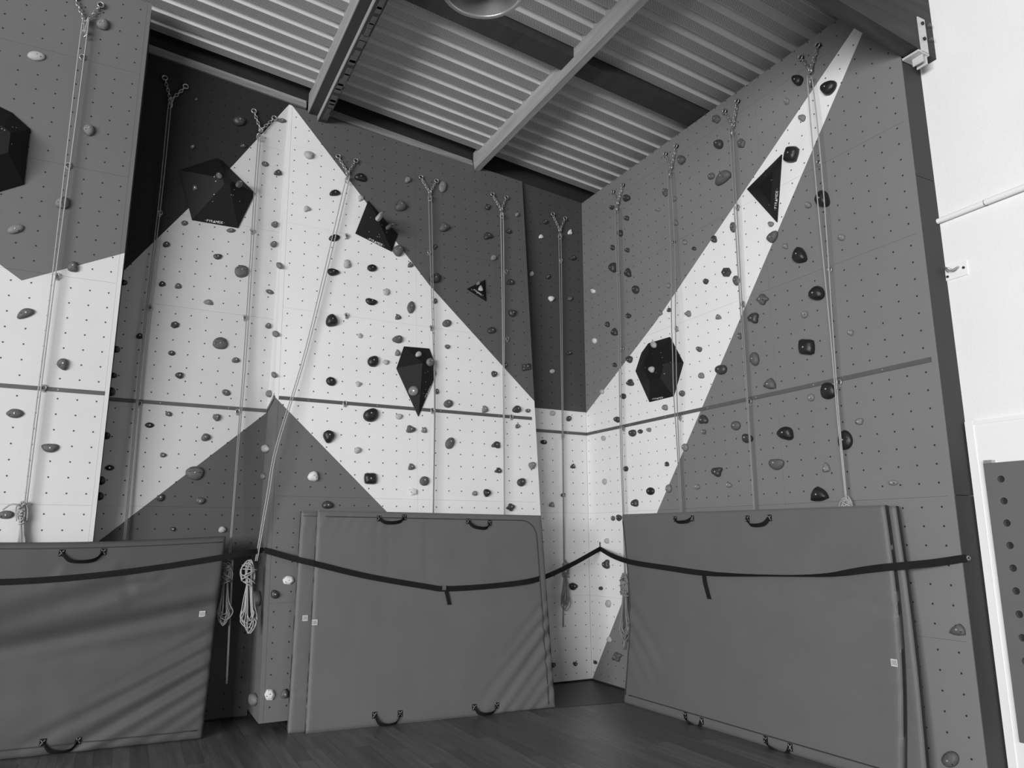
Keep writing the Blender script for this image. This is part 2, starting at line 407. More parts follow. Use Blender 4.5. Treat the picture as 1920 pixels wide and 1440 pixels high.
cb = xbeam(MB(), -8, 5.0, 5.10, 5.32, lambda x: cz(x) - .085, .16).build('cross_beam', MAT['purlind'], origin=(4.9, 5.2, 5.8)); tag(cb, 'dark cross beam under the corrugated roof, behind the round lamp', 'beam')
gb = thing('glulam_beam', (4.6, 2.9, 5.2), 'large laminated timber beam ending at the white wall in the upper right corner', 'beam')
xbeam(MB(), -8, 5.098, 2.848, 2.966, lambda x: 5.112 + .1 * (4.95 - x), .76).build('timber', MAT['glulam'], gb, origin=gb.location)
# angle bracket carrying the beam
mbk = MB()
br = thing('beam_bracket', (4.95, 2.85, 5.1), 'pale steel angle bracket bolted to the end of the large timber beam', 'bracket')
MB().box((4.915, 2.840, 5.10), (4.998, 2.848, 5.392)).build('upright', MAT['brk'], br, origin=br.location)
MB().box((4.875, 2.840, 5.088), (5.0, 2.97, 5.104)).box((4.93, 2.85, 5.03), (4.94, 2.93, 5.09)).box((4.975, 2.85, 5.02), (4.985, 2.93, 5.09)).build('foot', MAT['brk'], br, origin=br.location)
for z in (5.345, 5.215): MB().disc((4.958, 2.840, z), (0, -1, 0), .014, .012, 6).build('bolt', MAT['dark'], br, origin=br.location)
for z in (5.36, 5.24): MB().disc((5.045, 2.848, z), (0, -1, 0), .016, .02, 6).build('bolt', MAT['rail'], br, origin=br.location)
# purlins along y
def purlin(name, x0, x1, drop, mat, label, y0=-3.0):
    z0 = cz((x0 + x1) / 2) - drop
    o = MB().prism([V3((x0, y0, z0)), V3((x1, y0, z0)), V3((x1, y0, z0 + drop + .05)), V3((x0, y0, z0 + drop + .05))], V3((0, 7.33 - y0, 0))).build(name, mat, origin=((x0 + x1)/2, 7.33, z0))
    return o
p2 = purlin('roof_purlin', 3.335, 3.405, .185, MAT['purlin'], ''); tag(p2, 'pale roof purlin meeting the back wall above the short dark recess', 'purlin', 'roof purlins')
pp = thing('roof_purlin', (1.47, 7.33, 6.0), 'dark double purlin meeting the back wall beside the white apex', 'purlin', 'roof purlins')
for (xa, xb, dr, mt, nm) in ((1.378, 1.385, .20, 'purlin', 'lit_side_strip'), (1.385, 1.475, .205, 'purlind', 'timber'), (1.478, 1.484, .268, 'purlin', 'lit_side_strip'), (1.484, 1.575, .27, 'purlind', 'timber')):  # pale strips put the light on the timbers' left sides into colour
    z0 = cz(1.47) - dr
    MB().box((xa, -3, z0), (xb, 7.33, cz(1.47) + .04)).build(nm, MAT[mt], pp, origin=pp.location)
rg = random.Random(5)
for i in range(44):     # bolted splice plates along the dark purlin
    yy = 7.15 - i * .10 - rg.random() * .05; z0 = cz(1.47) - .272
    MB().box((1.495 + rg.random()*.02, yy, z0 - .004), (1.555 + rg.random()*.015, yy + .07 + rg.random()*.05, z0)).build('splice_plate', MAT['rail'], pp, origin=pp.location)
# battens on top of the back wall panels
for i, (xa, xb) in enumerate(((-.7, 1.36), (1.60, 3.32))):
    for dz, hh, dy in ((.0, .055, 0), (.065, .03, .02)):
        mb = MB(); zt = (lambda x: 6.25 - .104 * x) if i == 0 else (lambda x: 6.235 - .104 * x)
        yb = 7.335 - (0 if i == 0 else .03)
        mb.add([(xa, yb + dy, zt(xa) + dz), (xb, yb + dy, zt(xb) + dz), (xb, 7.37, zt(xb) + dz), (xa, 7.37, zt(xa) + dz), (xa, yb + dy, zt(xa) + dz + hh), (xb, yb + dy, zt(xb) + dz + hh), (xb, 7.37, zt(xb) + dz + hh), (xa, 7.37, zt(xa) + dz + hh)],
               [(0,3,2,1),(4,5,6,7),(0,1,5,4),(1,2,6,5),(2,3,7,6),(3,0,4,7)])
        struct(mb.build('trim_%d' % (3 + i * 2 + (dz > 0)), MAT['batten']))
# lamp
LC = CAM + ray(906, -21) * 4.6
lamp = thing('pendant_lamp', LC, 'round metal high-bay lamp hanging from the roof at the top edge', 'lamp')
def lathe(mb, prof, c, n=40):
    V = []; F = []
    for r, z in prof: V += [V3(c) + V3((r * math.cos(2*math.pi*i/n), r * math.sin(2*math.pi*i/n), z)) for i in range(n)]
    for j in range(len(prof) - 1):
        for i in range(n): F.append((j*n + i, j*n + (i+1) % n, (j+1)*n + (i+1) % n, (j+1)*n + i))
    return mb.add(V, F)
lathe(MB(), [(.262, -.012), (.272, 0), (.266, .012), (.246, .012), (.238, 0), (.246, -.012), (.262, -.012)], LC).build('rim', MAT['lampm'], lamp, origin=LC, smooth=True)
lathe(MB(), [(.262, .01), (.25, .10), (.18, .24), (.09, .30), (.07, .40), (.0, .41)], LC).build('bell', MAT['lampm'], lamp, origin=LC, smooth=True)
lathe(MB(), [(.243, .004), (.228, .09), (.165, .21), (.08, .27), (.0, .275)], LC).build('reflector', MAT['lampi'], lamp, origin=LC, smooth=True)
lathe(MB(), [(.0, .12), (.04, .13), (.05, .18), (.03, .26), (.0, .27)], LC).build('bulb', plain('lamp_bulb', .5, .2), lamp, origin=LC, smooth=True)
MB().tube([LC + V3((0, 0, .40)), V3((LC.x, LC.y, cz(LC.x) + .01))], .012, 6).build('stem', MAT['lampm'], lamp, origin=LC)

# ------------------------------------------------------------------ things on the white wall
c0 = WW.pt(-2.99, 3.843, .02)
cond = thing('conduit', c0, 'thin pale cable conduit running up the bright white wall', 'conduit')
MB().tube([WW.pt(-3.0, 3.842, .024), WW.pt(-2.645, 3.846, .024)], .019, 14).build('pipe', MAT['whiteboard'], cond, origin=c0)
MB().tube([WW.pt(-2.636, 3.846, .028), WW.pt(-1.2, 3.856, .028)], .021, 14).build('pipe', MAT['whiteboard'], cond, origin=c0)
MB().box((5.066, 2.634, 3.83), (5.1, 2.648, 3.865)).build('clip', MAT['rail'], cond, origin=c0)
pc = WW.pt(-2.90, 3.44, 0)
pl = thing('anchor_plate', pc, 'pale bolted anchor plate with a steel ring on the white wall', 'plate')
MB().box((5.09, 2.826, 3.388), (5.1, 2.985, 3.492)).build('plate', MAT['whiteboard'], pl, origin=pc)
for yy, zz in ((2.845, 3.445), (2.963, 3.415)): MB().disc((5.09, yy, zz), (-1, 0, 0), .009, .008, 8).build('bolt', MAT['dark'], pl, origin=pc)
MB().tube(bez([(5.09, 2.955, 3.45), (5.05, 2.95, 3.47), (5.03, 2.925, 3.455), (5.05, 2.90, 3.44), (5.075, 2.885, 3.455), (5.09, 2.88, 3.46)], 5), .008, 6).build('ring', MAT['steel'], pl, origin=pc, smooth=True)
# pegboard with drilled holes: strips of board between recessed dark cups
pgc = WW.pt(-2.86, 0.6, .05)
pg = thing('peg_board', pgc, 'grey climbing pegboard with a column of drilled holes at the right edge', 'pegboard')
mbp = MB(); XF = 5.035; Y1, Y0 = 2.857, 1.9; Z0, Z1 = .35, 2.066
hz = [1.957 - .1402 * i for i in range(12)]; HY = [2.757]; HR = .023
def holed(mb, y0, y1, z0, z1, hy, hz_, r):
    n = 12; sq = []
    for i in range(n):
        a = 2*math.pi*(i + .5)/n; cx, sx = math.cos(a), math.sin(a); k = 1/max(abs(cx), abs(sx))
        sq.append((hy + max(-1, min(1, cx*k))*(y1-y0)/2, hz_ + (max(0, sx*k)*(z1-hz_) + min(0, sx*k)*(hz_-z0))))
    ci = [(hy + r*math.cos(2*math.pi*(i+.5)/n), hz_ + r*math.sin(2*math.pi*(i+.5)/n)) for i in range(n)]
    V = [(XF, a, b) for a, b in sq] + [(XF, a, b) for a, b in ci] + [(XF + .03, a, b) for a, b in ci]
    F = [(i, (i+1) % n, n+(i+1) % n, n+i) for i in range(n)] + [(n+i, n+(i+1) % n, 2*n+(i+1) % n, 2*n+i) for i in range(n)]
    mb.add(V, F); mb.add([(XF + .029, a, b) for a, b in ci], [tuple(range(n))], 1)
for hy in HY:
    for i, z in enumerate(hz):
        zt = Z1 if i == 0 else z + .0701; zb = Z0 if i == len(hz) - 1 else z - .0701
        holed(mbp, hy - .07, hy + .07, zb, zt, hy, z, HR)
mbp.box((XF, 2.827, Z0), (XF + .04, Y1, Z1)); mbp.box((XF, Y0, Z0), (XF + .04, 2.687, Z1)); mbp.box((XF + .031, 2.687, Z0), (XF + .04, 2.827, Z1))
mbp.build('board', [MAT['peg'], MAT['dark']], pg, origin=pgc)
MB().box((5.03, 2.80, 2.066), (5.08, 2.852, 2.086)).build('bracket', MAT['steel'], pg, origin=pgc)

# ------------------------------------------------------------------ black volumes
def ray_tri(px, py, tris):
    d = ray(px, py); best = None
    for a, b, c in tris:
        n = (b - a).cross(c - a)
        if n.length < 1e-12: continue
        den = d.dot(n)
        if abs(den) < 1e-9: continue
        t = (a - CAM).dot(n) / den; p = CAM + d * t
        ok = all((q2 - q1).cross(p - q1).dot(n) >= -1e-7 for q1, q2 in ((a, b), (b, c), (c, a)))
        if ok and (best is None or t < best[0]): best = (t, p, (n.normalized() if den < 0 else -n.normalized()))
    return best
GLYPH = {}
def glyph(ch):
    if ch in GLYPH: return GLYPH[ch]
    cu = bpy.data.curves.new('glyph', 'FONT'); cu.body = ch; cu.size = 1
    o = bpy.data.objects.new('glyph', cu); COL.objects.link(o)
    bpy.context.view_layer.update()
    me = bpy.data.meshes.new_from_object(o.evaluated_get(bpy.context.evaluated_depsgraph_get()))
    r = ([(v.co.x, v.co.y) for v in me.vertices], [tuple(p.vertices) for p in me.polygons])
    bpy.data.objects.remove(o); bpy.data.curves.remove(cu); GLYPH[ch] = r; return r
def lettering(parent, origin, tris, cx, cy, width, ang, flat=1.0):
    """PYR^MIDE printed on the facet seen at (cx, cy)"""
    h = ray_tri(cx, cy, tris)
    if not h: return
    _, p0, n = h; mb = MB(); x = 0; items = []
    for ch in 'PYR^MIDE':
        if ch == '^': vs, fs = [(0, 0), (.62, 0), (.31, .7)], [(0, 1, 2)]
        else: vs, fs = glyph(ch)
        x0 = min(v[0] for v in vs); x1 = max(v[0] for v in vs)
        items.append(([(v[0] - x0 + x, v[1]) for v in vs], fs)); x += x1 - x0 + .12
    for xx in (-.45, x + .3): items.append(([(xx, .28), (xx + .12, .28), (xx + .12, .42), (xx, .42)], [(0, 1, 2, 3)]))
    s = width / x; ca, sa = math.cos(ang), math.sin(ang)
    for vs, fs in items:
        W3 = []
        for a, b in vs:
            a = (a - x/2) * s; b = (b - .35) * s * flat
            px, py = cx + a*ca + b*sa, cy + a*sa - b*ca
            d = ray(px, py); W3.append(CAM + d * ((p0 - CAM).dot(n) / d.dot(n)) + n * .0015)
        mb.add(W3, fs)
    o = mb.build('lettering', MAT['ink'], parent, origin=origin); o['label'] = 'white printed word with a triangle for its A'
VOLT = {}
def volume(key, wf, outline, apex, H, label, txt=None, inset=0.0):
    base = [wf.hit(x, y) for x, y in outline]; n = len(base)
    ap = wf.hit(apex[0], apex[1], H)
    org = sum(base, V3()) / n
    t = thing('climbing_volume', org, label, 'volume', 'black wall volumes')
    mb = MB()
    lip = [p + wf.n * .012 for p in base]
    if inset:
        top = [ap + (p - (ap - wf.n*H)) * inset for p in base]
        Vv = base + lip + top
        F = [(i, (i+1) % n, n+(i+1) % n, n+i) for i in range(n)] + [(n+i, n+(i+1) % n, 2*n+(i+1) % n, 2*n+i) for i in range(n)] + [tuple(range(2*n, 3*n)), tuple(range(n-1, -1, -1))]
    else:
        Vv = base + lip + [ap]
        F = [(i, (i+1) % n, n+(i+1) % n, n+i) for i in range(n)] + [(n+i, n+(i+1) % n, 2*n) for i in range(n)] + [tuple(range(n-1, -1, -1))]
    mb.add(Vv, F)
    body = mb.build('body', MAT['black'], t, origin=org)
    tris = []
    for f in F:
        for i in range(1, len(f) - 1): tris.append((Vv[f[0]], Vv[f[i]], Vv[f[i+1]]))
    rr = random.Random(key)
    for i in range(9):      # small threaded inserts
        a = rr.random()*6.28; q = .25 + .55*rr.random()
        k = rr.randrange(n); p = lip[k].lerp(lip[(k+1) % n], rr.random()).lerp(ap, .2 + .6*rr.random())
        sx = 960 + FPX*(p - CAM).dot(CR)/(p - CAM).dot(CF); sy = 720 - FPX*(p - CAM).dot(CU)/(p - CAM).dot(CF)
        h = ray_tri(sx, sy, tris)
        if h and h[2].dot(wf.n) > .2: MB().disc(h[1], h[2], .0045, .001, 6).build('insert', MAT['steel'], t, origin=org)
    if txt: lettering(t, org, tris, *txt)
    VOLT[key] = tris
    return t
volume('penta', WL, [(336, 320), (407, 297), (416, 302), (478, 363), (446, 428), (360, 413)], (428, 338), .17, 'large black pentagonal volume left of the white apex, on the back wall', (403, 415.5, 31, math.radians(8)), .12)
volume('quad', WM, [(690, 377), (745, 440), (734, 472), (666, 438)], (706, 404), .16, 'black four-sided volume on the paint edge beside the slanting rope', (705, 454, 28, math.radians(25)))
volume('kite', WM, [(757, 650), (804, 654), (813, 677), (817, 702), (784, 781), (743, 691)], (792, 681), .15, 'tall black kite-shaped volume pointing down to the rail on the centre slab', (803, 734, 24, math.radians(-62)))
volume('tri', WM, [(875, 542), (909, 525), (911, 565)], (901, 543), .07, 'small black triangular volume on the grey part of the centre slab', (896, 548, 17, math.radians(36)))
volume('hexa', WR, [(1193, 696), (1204, 662), (1217, 644), (1257, 632), (1282, 680), (1264, 743), (1219, 754)], (1232, 684), .13, 'large black six-sided volume on the white band of the right wall', (1234, 746.5, 20, math.radians(-10)), .45)
volume('tria', WR, [(1467, 290), (1458, 417), (1402, 355)], (1447, 352), .10, 'large black triangular volume across the white band of the right wall', (1455, 374, 34, math.radians(-85)), .45)
volume('cut', WP, [(-62, 232), (0, 201), (22, 212), (57, 243), (45, 346), (-10, 362), (-70, 330)], (2, 262), .20, 'black volume cut by the left image edge beside the leftmost rope', None, .35)

# ------------------------------------------------------------------ anchors and ropes (pixel tracks are turned into points on planes just off each wall)
ORD = ['first', 'second', 'third', 'fourth', 'fifth', 'sixth', 'seventh', 'eighth', 'ninth', 'tenth', 'eleventh', 'twelfth', 'thirteenth', 'fourteenth', 'fifteenth', 'sixteenth', 'seventeenth', 'eighteenth', 'nineteenth', 'twentieth', 'twenty-first', 'twenty-second', 'twenty-third', 'twenty-fourth', 'twenty-fifth', 'twenty-sixth', 'twenty-seventh', 'twenty-eighth', 'twenty-ninth', 'thirtieth', 'thirty-first', 'thirty-second']
ROPES = [  # wall, bolts, meet, biner, strands, hangers, hank (x, top, bottom, halfwidth), rope material
 (WP, ((140, -6), (189, 10)), (160, 42), (158, 62), [[(151, 66), (92, 570), (63, 800), (46, 945)], [(163, 66), (97, 570), (68, 800), (50, 945)]], [(154, 108), (128, 311), (107, 518), (82, 727)], (41, 938, 1066, 12), 'rope'),
 (WL, ((309, 147), (348, 163)), (320, 188), (319, 197), [[(315, 203), (297.5, 380), (265, 660), (232, 1012)], [(320, 203), (302, 380), (268, 660), (235, 1012)]], [(300, 400), (281, 577), (261, 757)], None, 'ropeg'),
 (WL, ((476, 209), (514, 222)), (489, 244), (485, 256), [[(484, 262), (476, 370), (458, 660), (446, 820), (436, 960), (428, 1052)], [(488, 262), (480, 370), (462, 660), (449, 820), (438, 960), (431, 1052)]], [(472, 434), (459, 596), (445, 772)], (424, 1050, 1176, 17), 'ropeg'),
 (WM, ((634, 294), (667, 302)), (652, 324), (651, 337), [[(647, 343), (603, 530), (565, 682), (517, 838), (500, 930), (479, 1052)], [(653, 343), (608, 530), (569, 682), (521, 838), (504, 930), (482, 1052)]], [(650, 443), (649, 592), (646, 757)], (467, 1048, 1192, 19), 'rope'),
 (WM, ((789, 333), (818, 340)), (806, 361), (806, 371), [[(803.5, 376), (809, 550), (814.5, 740), (812, 965)], [(809, 380), (812.5, 550), (816, 740), (813, 965)]], [(804, 474), (808, 615), (810, 770)], None, 'ropeg'),
 (WM, ((923, 365), (949, 371)), (940, 393), (941, 404), [[(939, 409), (941.5, 550), (943.5, 740), (945.5, 968)], [(943.5, 409), (945, 550), (945.5, 740), (946.5, 968)]], [(948, 510), (950, 636), (958, 782)], None, 'rope'),
 (WL, ((1036, 402), (1059, 410)), (1050, 432), (1050, 443), [[(1048, 450), (1051, 610), (1054, 800), (1057, 1052)], [(1052, 450), (1054, 610), (1056, 800), (1058, 1052)]], [(1051, 489), (1054, 818)], (1061, 1050, 1148, 9), 'ropeg'),
 (WR, ((1150, 360), (1168, 347)), (1158, 381), (1156, 391), [[(1153.5, 396), (1156, 490), (1159, 580), (1163, 818), (1168, 962), (1171, 1075)], [(1158.5, 396), (1160, 490), (1162.5, 580), (1166, 818), (1170, 962), (1173, 1075)]], [(1162, 512), (1169, 654), (1171, 803)], (1171, 1072, 1206, 11), 'ropeg'),
 (WR, ((1248, 289), (1268, 274)), (1258, 314), (1254.5, 326), [[(1252, 331), (1258, 480), (1259, 600), (1261, 660), (1263, 735), (1268.5, 820), (1277, 975)], [(1258, 331), (1265.5, 480), (1266.5, 600), (1267.5, 660), (1269, 735), (1272, 820), (1279, 975)]], [(1265, 455), (1270, 616), (1277, 783)], None, 'ropeg'),
 (WR, ((1359, 209), (1383, 190)), (1374, 235), (1371, 248), [[(1368.5, 252), (1374, 345), (1389.5, 600), (1402, 780), (1414, 975)], [(1374, 252), (1379, 345), (1393, 600), (1404, 780), (1416, 975)]], [(1385, 389), (1395, 570), (1408, 753)], None, 'ropeg'),
 (WR, ((1502, 108), (1534, 85)), (1519, 132), (1517.5, 152), [[(1514.5, 158), (1530, 345), (1557, 625), (1570, 780), (1586, 940)], [(1524, 158), (1543, 345), (1562, 625), (1573, 780), (1588, 940)]], [(1537, 305), (1558, 506), (1576, 717)], (1587, 930, 1060, 14), 'rope'),
]
def ropename(i): return ORD[i] + ' rope from the left'
def chain_links(mb, a, b, nrm, L=.046, r=.0042):
    d = b - a; n = max(2, round(d.length / (L * .72))); d = d / n; t = d.normalized(); side = t.cross(nrm).normalized()
    for i in range(n):
        c = a + d * (i + .5); w = side if i % 2 else nrm
        pts = [c + t * (math.cos(q) * L * .5) + w * (math.sin(q) * L * .29) for q in [2*math.pi*j/8 for j in range(8)]]
        mb.tube(pts, r, 4, True)
def hanger_parts(t, org, wf, p, s=1.0):
    MB().ring(p + wf.n * .016, wf.U * .019 * s, wf.V * .022 * s, .0055 * s, 5, 10).build('eye', MAT['steel'], t, origin=org, smooth=True)
    MB().disc(p, wf.n, .013 * s, .010, 6).build('bolt', MAT['rail'], t, origin=org)
    MB().obox(p - wf.V * .026 * s + wf.n * .006, wf.U * .011 * s, wf.V * .010 * s, wf.n * .006).build('plate', MAT['steel'], t, origin=org)
def hank(mb, wf, x, y0, y1, hw, d, seed, r=.0056):
    """a coiled hank: long bights gathered under a few crossing wraps"""
    rr = random.Random(seed); H = y1 - y0; yn = y0 + H * .30; R = lambda: rr.random() - .5
    P = lambda px, py, dd: wf.hit(px, py, dd)
    for i in range(9):
        w = hw * (.30 + .70 * rr.random()); sk = R() * hw * .7; yb = y1 - rr.random() * H * .20; dd = d + R() * .05
        ym = yn + (yb - yn) * (.45 + .2 * rr.random())
        pts = [P(x + sk*.15 - hw*.16 + R()*3, yn - 6, dd), P(x + sk*.6 - w*(.45 + .3*rr.random()), ym, dd), P(x + sk - w*.85, yb - (yb - yn)*.15, dd + .01), P(x + sk + R()*hw*.4, yb, dd + .012), P(x + sk + w*.85, yb - (yb - yn)*.2, dd + .01), P(x + sk*.6 + w*(.35 + .3*rr.random()), ym + R()*12, dd), P(x + hw*.16 + sk*.15 + R()*3, yn - 6, dd)]
        mb.tube(bez(pts, 5), r, 5)
    for i in range(6):      # bights above the wraps
        w = hw * (.22 + .38 * rr.random()); o = R() * hw * .55; dd = d + R() * .04
        mb.tube(bez([P(x + o - w, yn + R()*6, dd), P(x + o - w*1.15, (y0 + yn)/2 + R()*10, dd), P(x + o + R()*5, y0 + rr.random()*10, dd + .01), P(x + o + w*1.15, (y0 + yn)/2 + R()*10, dd), P(x + o + w, yn + R()*6, dd)], 5), r, 5)
    for i in range(7):      # crossing wraps
        yy = y0 + H * (.10 + .23 * i/6) + R()*3; k = .42 + .28*rr.random(); c = P(x + R()*hw*.3, yy, d); ex = (P(x + hw*k, yy + R()*hw*.9, d) - P(x, yy, d))
        mb.ring(c, ex, wf.n * (.03 + .012*rr.random()) + wf.V * .02*R(), r, 5, 12)
RLINE = []
for i, (wf, bolts, meet, biner, strands, hangers, hk, rm) in enumerate(ROPES):
    side = 'dark' if i == 1 else 'bright'
    b0, b1 = wf.hit(*bolts[0], .02), wf.hit(*bolts[1], .02); mt = wf.hit(*meet, .045); bn = wf.hit(*biner, .05)
    org = (b0 + b1) / 2
    t = thing('chain_anchor', org, 'two-legged chain anchor holding the %s rope from the left' % ORD[i], 'anchor', 'chain anchors')
    for b in (b0, b1):
        MB().ring(b + wf.n * .01, wf.U * .024, wf.V * .024, .006, 5, 10).build('hanger', MAT['chain'], t, origin=org, smooth=True)
        MB().disc(b - wf.n * .02, wf.n, .019, .026, 6).build('bolt', MAT['dark'], t, origin=org)
        mb = MB(); chain_links(mb, b + (mt - b) * .08, mt, wf.n); mb.build('chain', MAT['chain'], t, origin=org, smooth=True)
    MB().ring(mt, wf.U * .020, wf.V * .022, .005, 5, 10).build('ring', MAT['chain'], t, origin=org, smooth=True)
    dn = (bn - mt)
    MB().ring(bn, wf.U * .017 + wf.n * .012, wf.V * .036, .0062, 5, 12).build('carabiner', MAT['chain'], t, origin=org, smooth=True)
    # rope
    d0 = .085 if wf is WR else .065
    if i == 3: off = [.055, .055, .055, .06, .07, .075]
    else: off = None
    top = wf.hit(*strands[0][0], d0)
    desc = {0: 'pale doubled rope on the near left panel, leftmost rope', 1: 'grey doubled rope in the shadow beside the near left panel, second from left', 2: 'grey doubled rope left of the slab edge ending in a hank, third from left', 3: 'pale doubled rope slanting across the centre slab, fourth from left', 4: 'grey rope passing right beside the black kite volume, fifth from left', 5: 'pale doubled rope on the slab right of the small triangular volume, sixth from left', 6: 'grey doubled rope in the narrow dark recess, seventh from left', 7: 'grey doubled rope nearest the corner on the right wall, eighth from left', 8: 'grey doubled rope crossing the black six-sided volume, ninth from left', 9: 'grey doubled rope left of the large triangular volume, tenth from left', 10: 'pale doubled rope nearest the white wall, rightmost of the ropes'}[i]
    rp = thing('climbing_rope', top, desc, 'rope', 'climbing ropes')
    fr = [wf] * 8
    for st in strands:
        pts = []
        for j, (x_, y_) in enumerate(st):
            if i == 3 and j >= 3:
                pts.append(WF((0, WM.pt(0, 1.9).y - .02, 0), (1, 0, 0), (0, 0, 1)).hit(x_, y_, .06))
            elif i == 2 and j >= 3: pts.append(wf.hit(x_, y_, (.12, .25, .40)[j - 3]))
            else: pts.append(wf.hit(x_, y_, .165 if (i == 8 and 590 < y_ < 760) else d0))
        pts = [bn] + pts
        MB().tube(bez(pts, 6), .0050, 6).build('strand', MAT[rm], rp, origin=top, smooth=True)
    if hk:
        mb = MB(); f2 = WF((0, WM.pt(0, 1.9).y - .02, 0), (1, 0, 0), (0, 0, 1)) if i == 3 else wf
        hank(mb, f2, *hk, (.05 if i == 0 else .42 if i == 2 else .07), 40 + i, .0048); mb.build('hank', MAT[rm], rp, origin=top, smooth=True)
    if i == 2:
        MB().tube(bez([wf.hit(436, 1050, .40), wf.hit(433, 1120, .38), wf.hit(429, 1200, .34), wf.hit(425, 1282, .30)], 5), .009, 6).build('tail', MAT['ropeg'], rp, origin=top, smooth=True)
    if i == 6: MB().tube([wf.hit(1058, 1120, .06), wf.hit(1056, 1150, .06), wf.hit(1056, 1176, .05)], .007, 5).build('tail', MAT['ropeg'], rp, origin=top, smooth=True)
    if i == 7: MB().tube([wf.hit(1171, 1190, .06), wf.hit(1170, 1210, .06), wf.hit(1170, 1218, .05)], .010, 5).build('tail', MAT['ropeg'], rp, origin=top, smooth=True)
    if i == 0: MB().tube(bez([wf.hit(40, 952, .09), wf.hit(30, 946, .1), wf.hit(18, 947, .1), wf.hit(5, 956, .09)], 5), .0066, 5).build('tail', MAT['rope'], rp, origin=top, smooth=True)
    RLINE.append(strands[0])
    for j, (x_, y_) in enumerate(hangers):
        p = wf.hit(x_, y_); h = thing('bolt_hanger', p, 'steel bolt hanger, %s from top along the %s' % (ORD[j], ropename(i)), 'hanger', 'bolt hangers')
        hanger_parts(h, p, wf, p, 1.0)
def rope_x(i, y):
    st = RLINE[i]
    for (xa, ya), (xb, yb) in zip(st, st[1:]):
        if y <= yb or (xb, yb) == st[-1]: return xa + (xb - xa) * (y - ya) / (yb - ya)

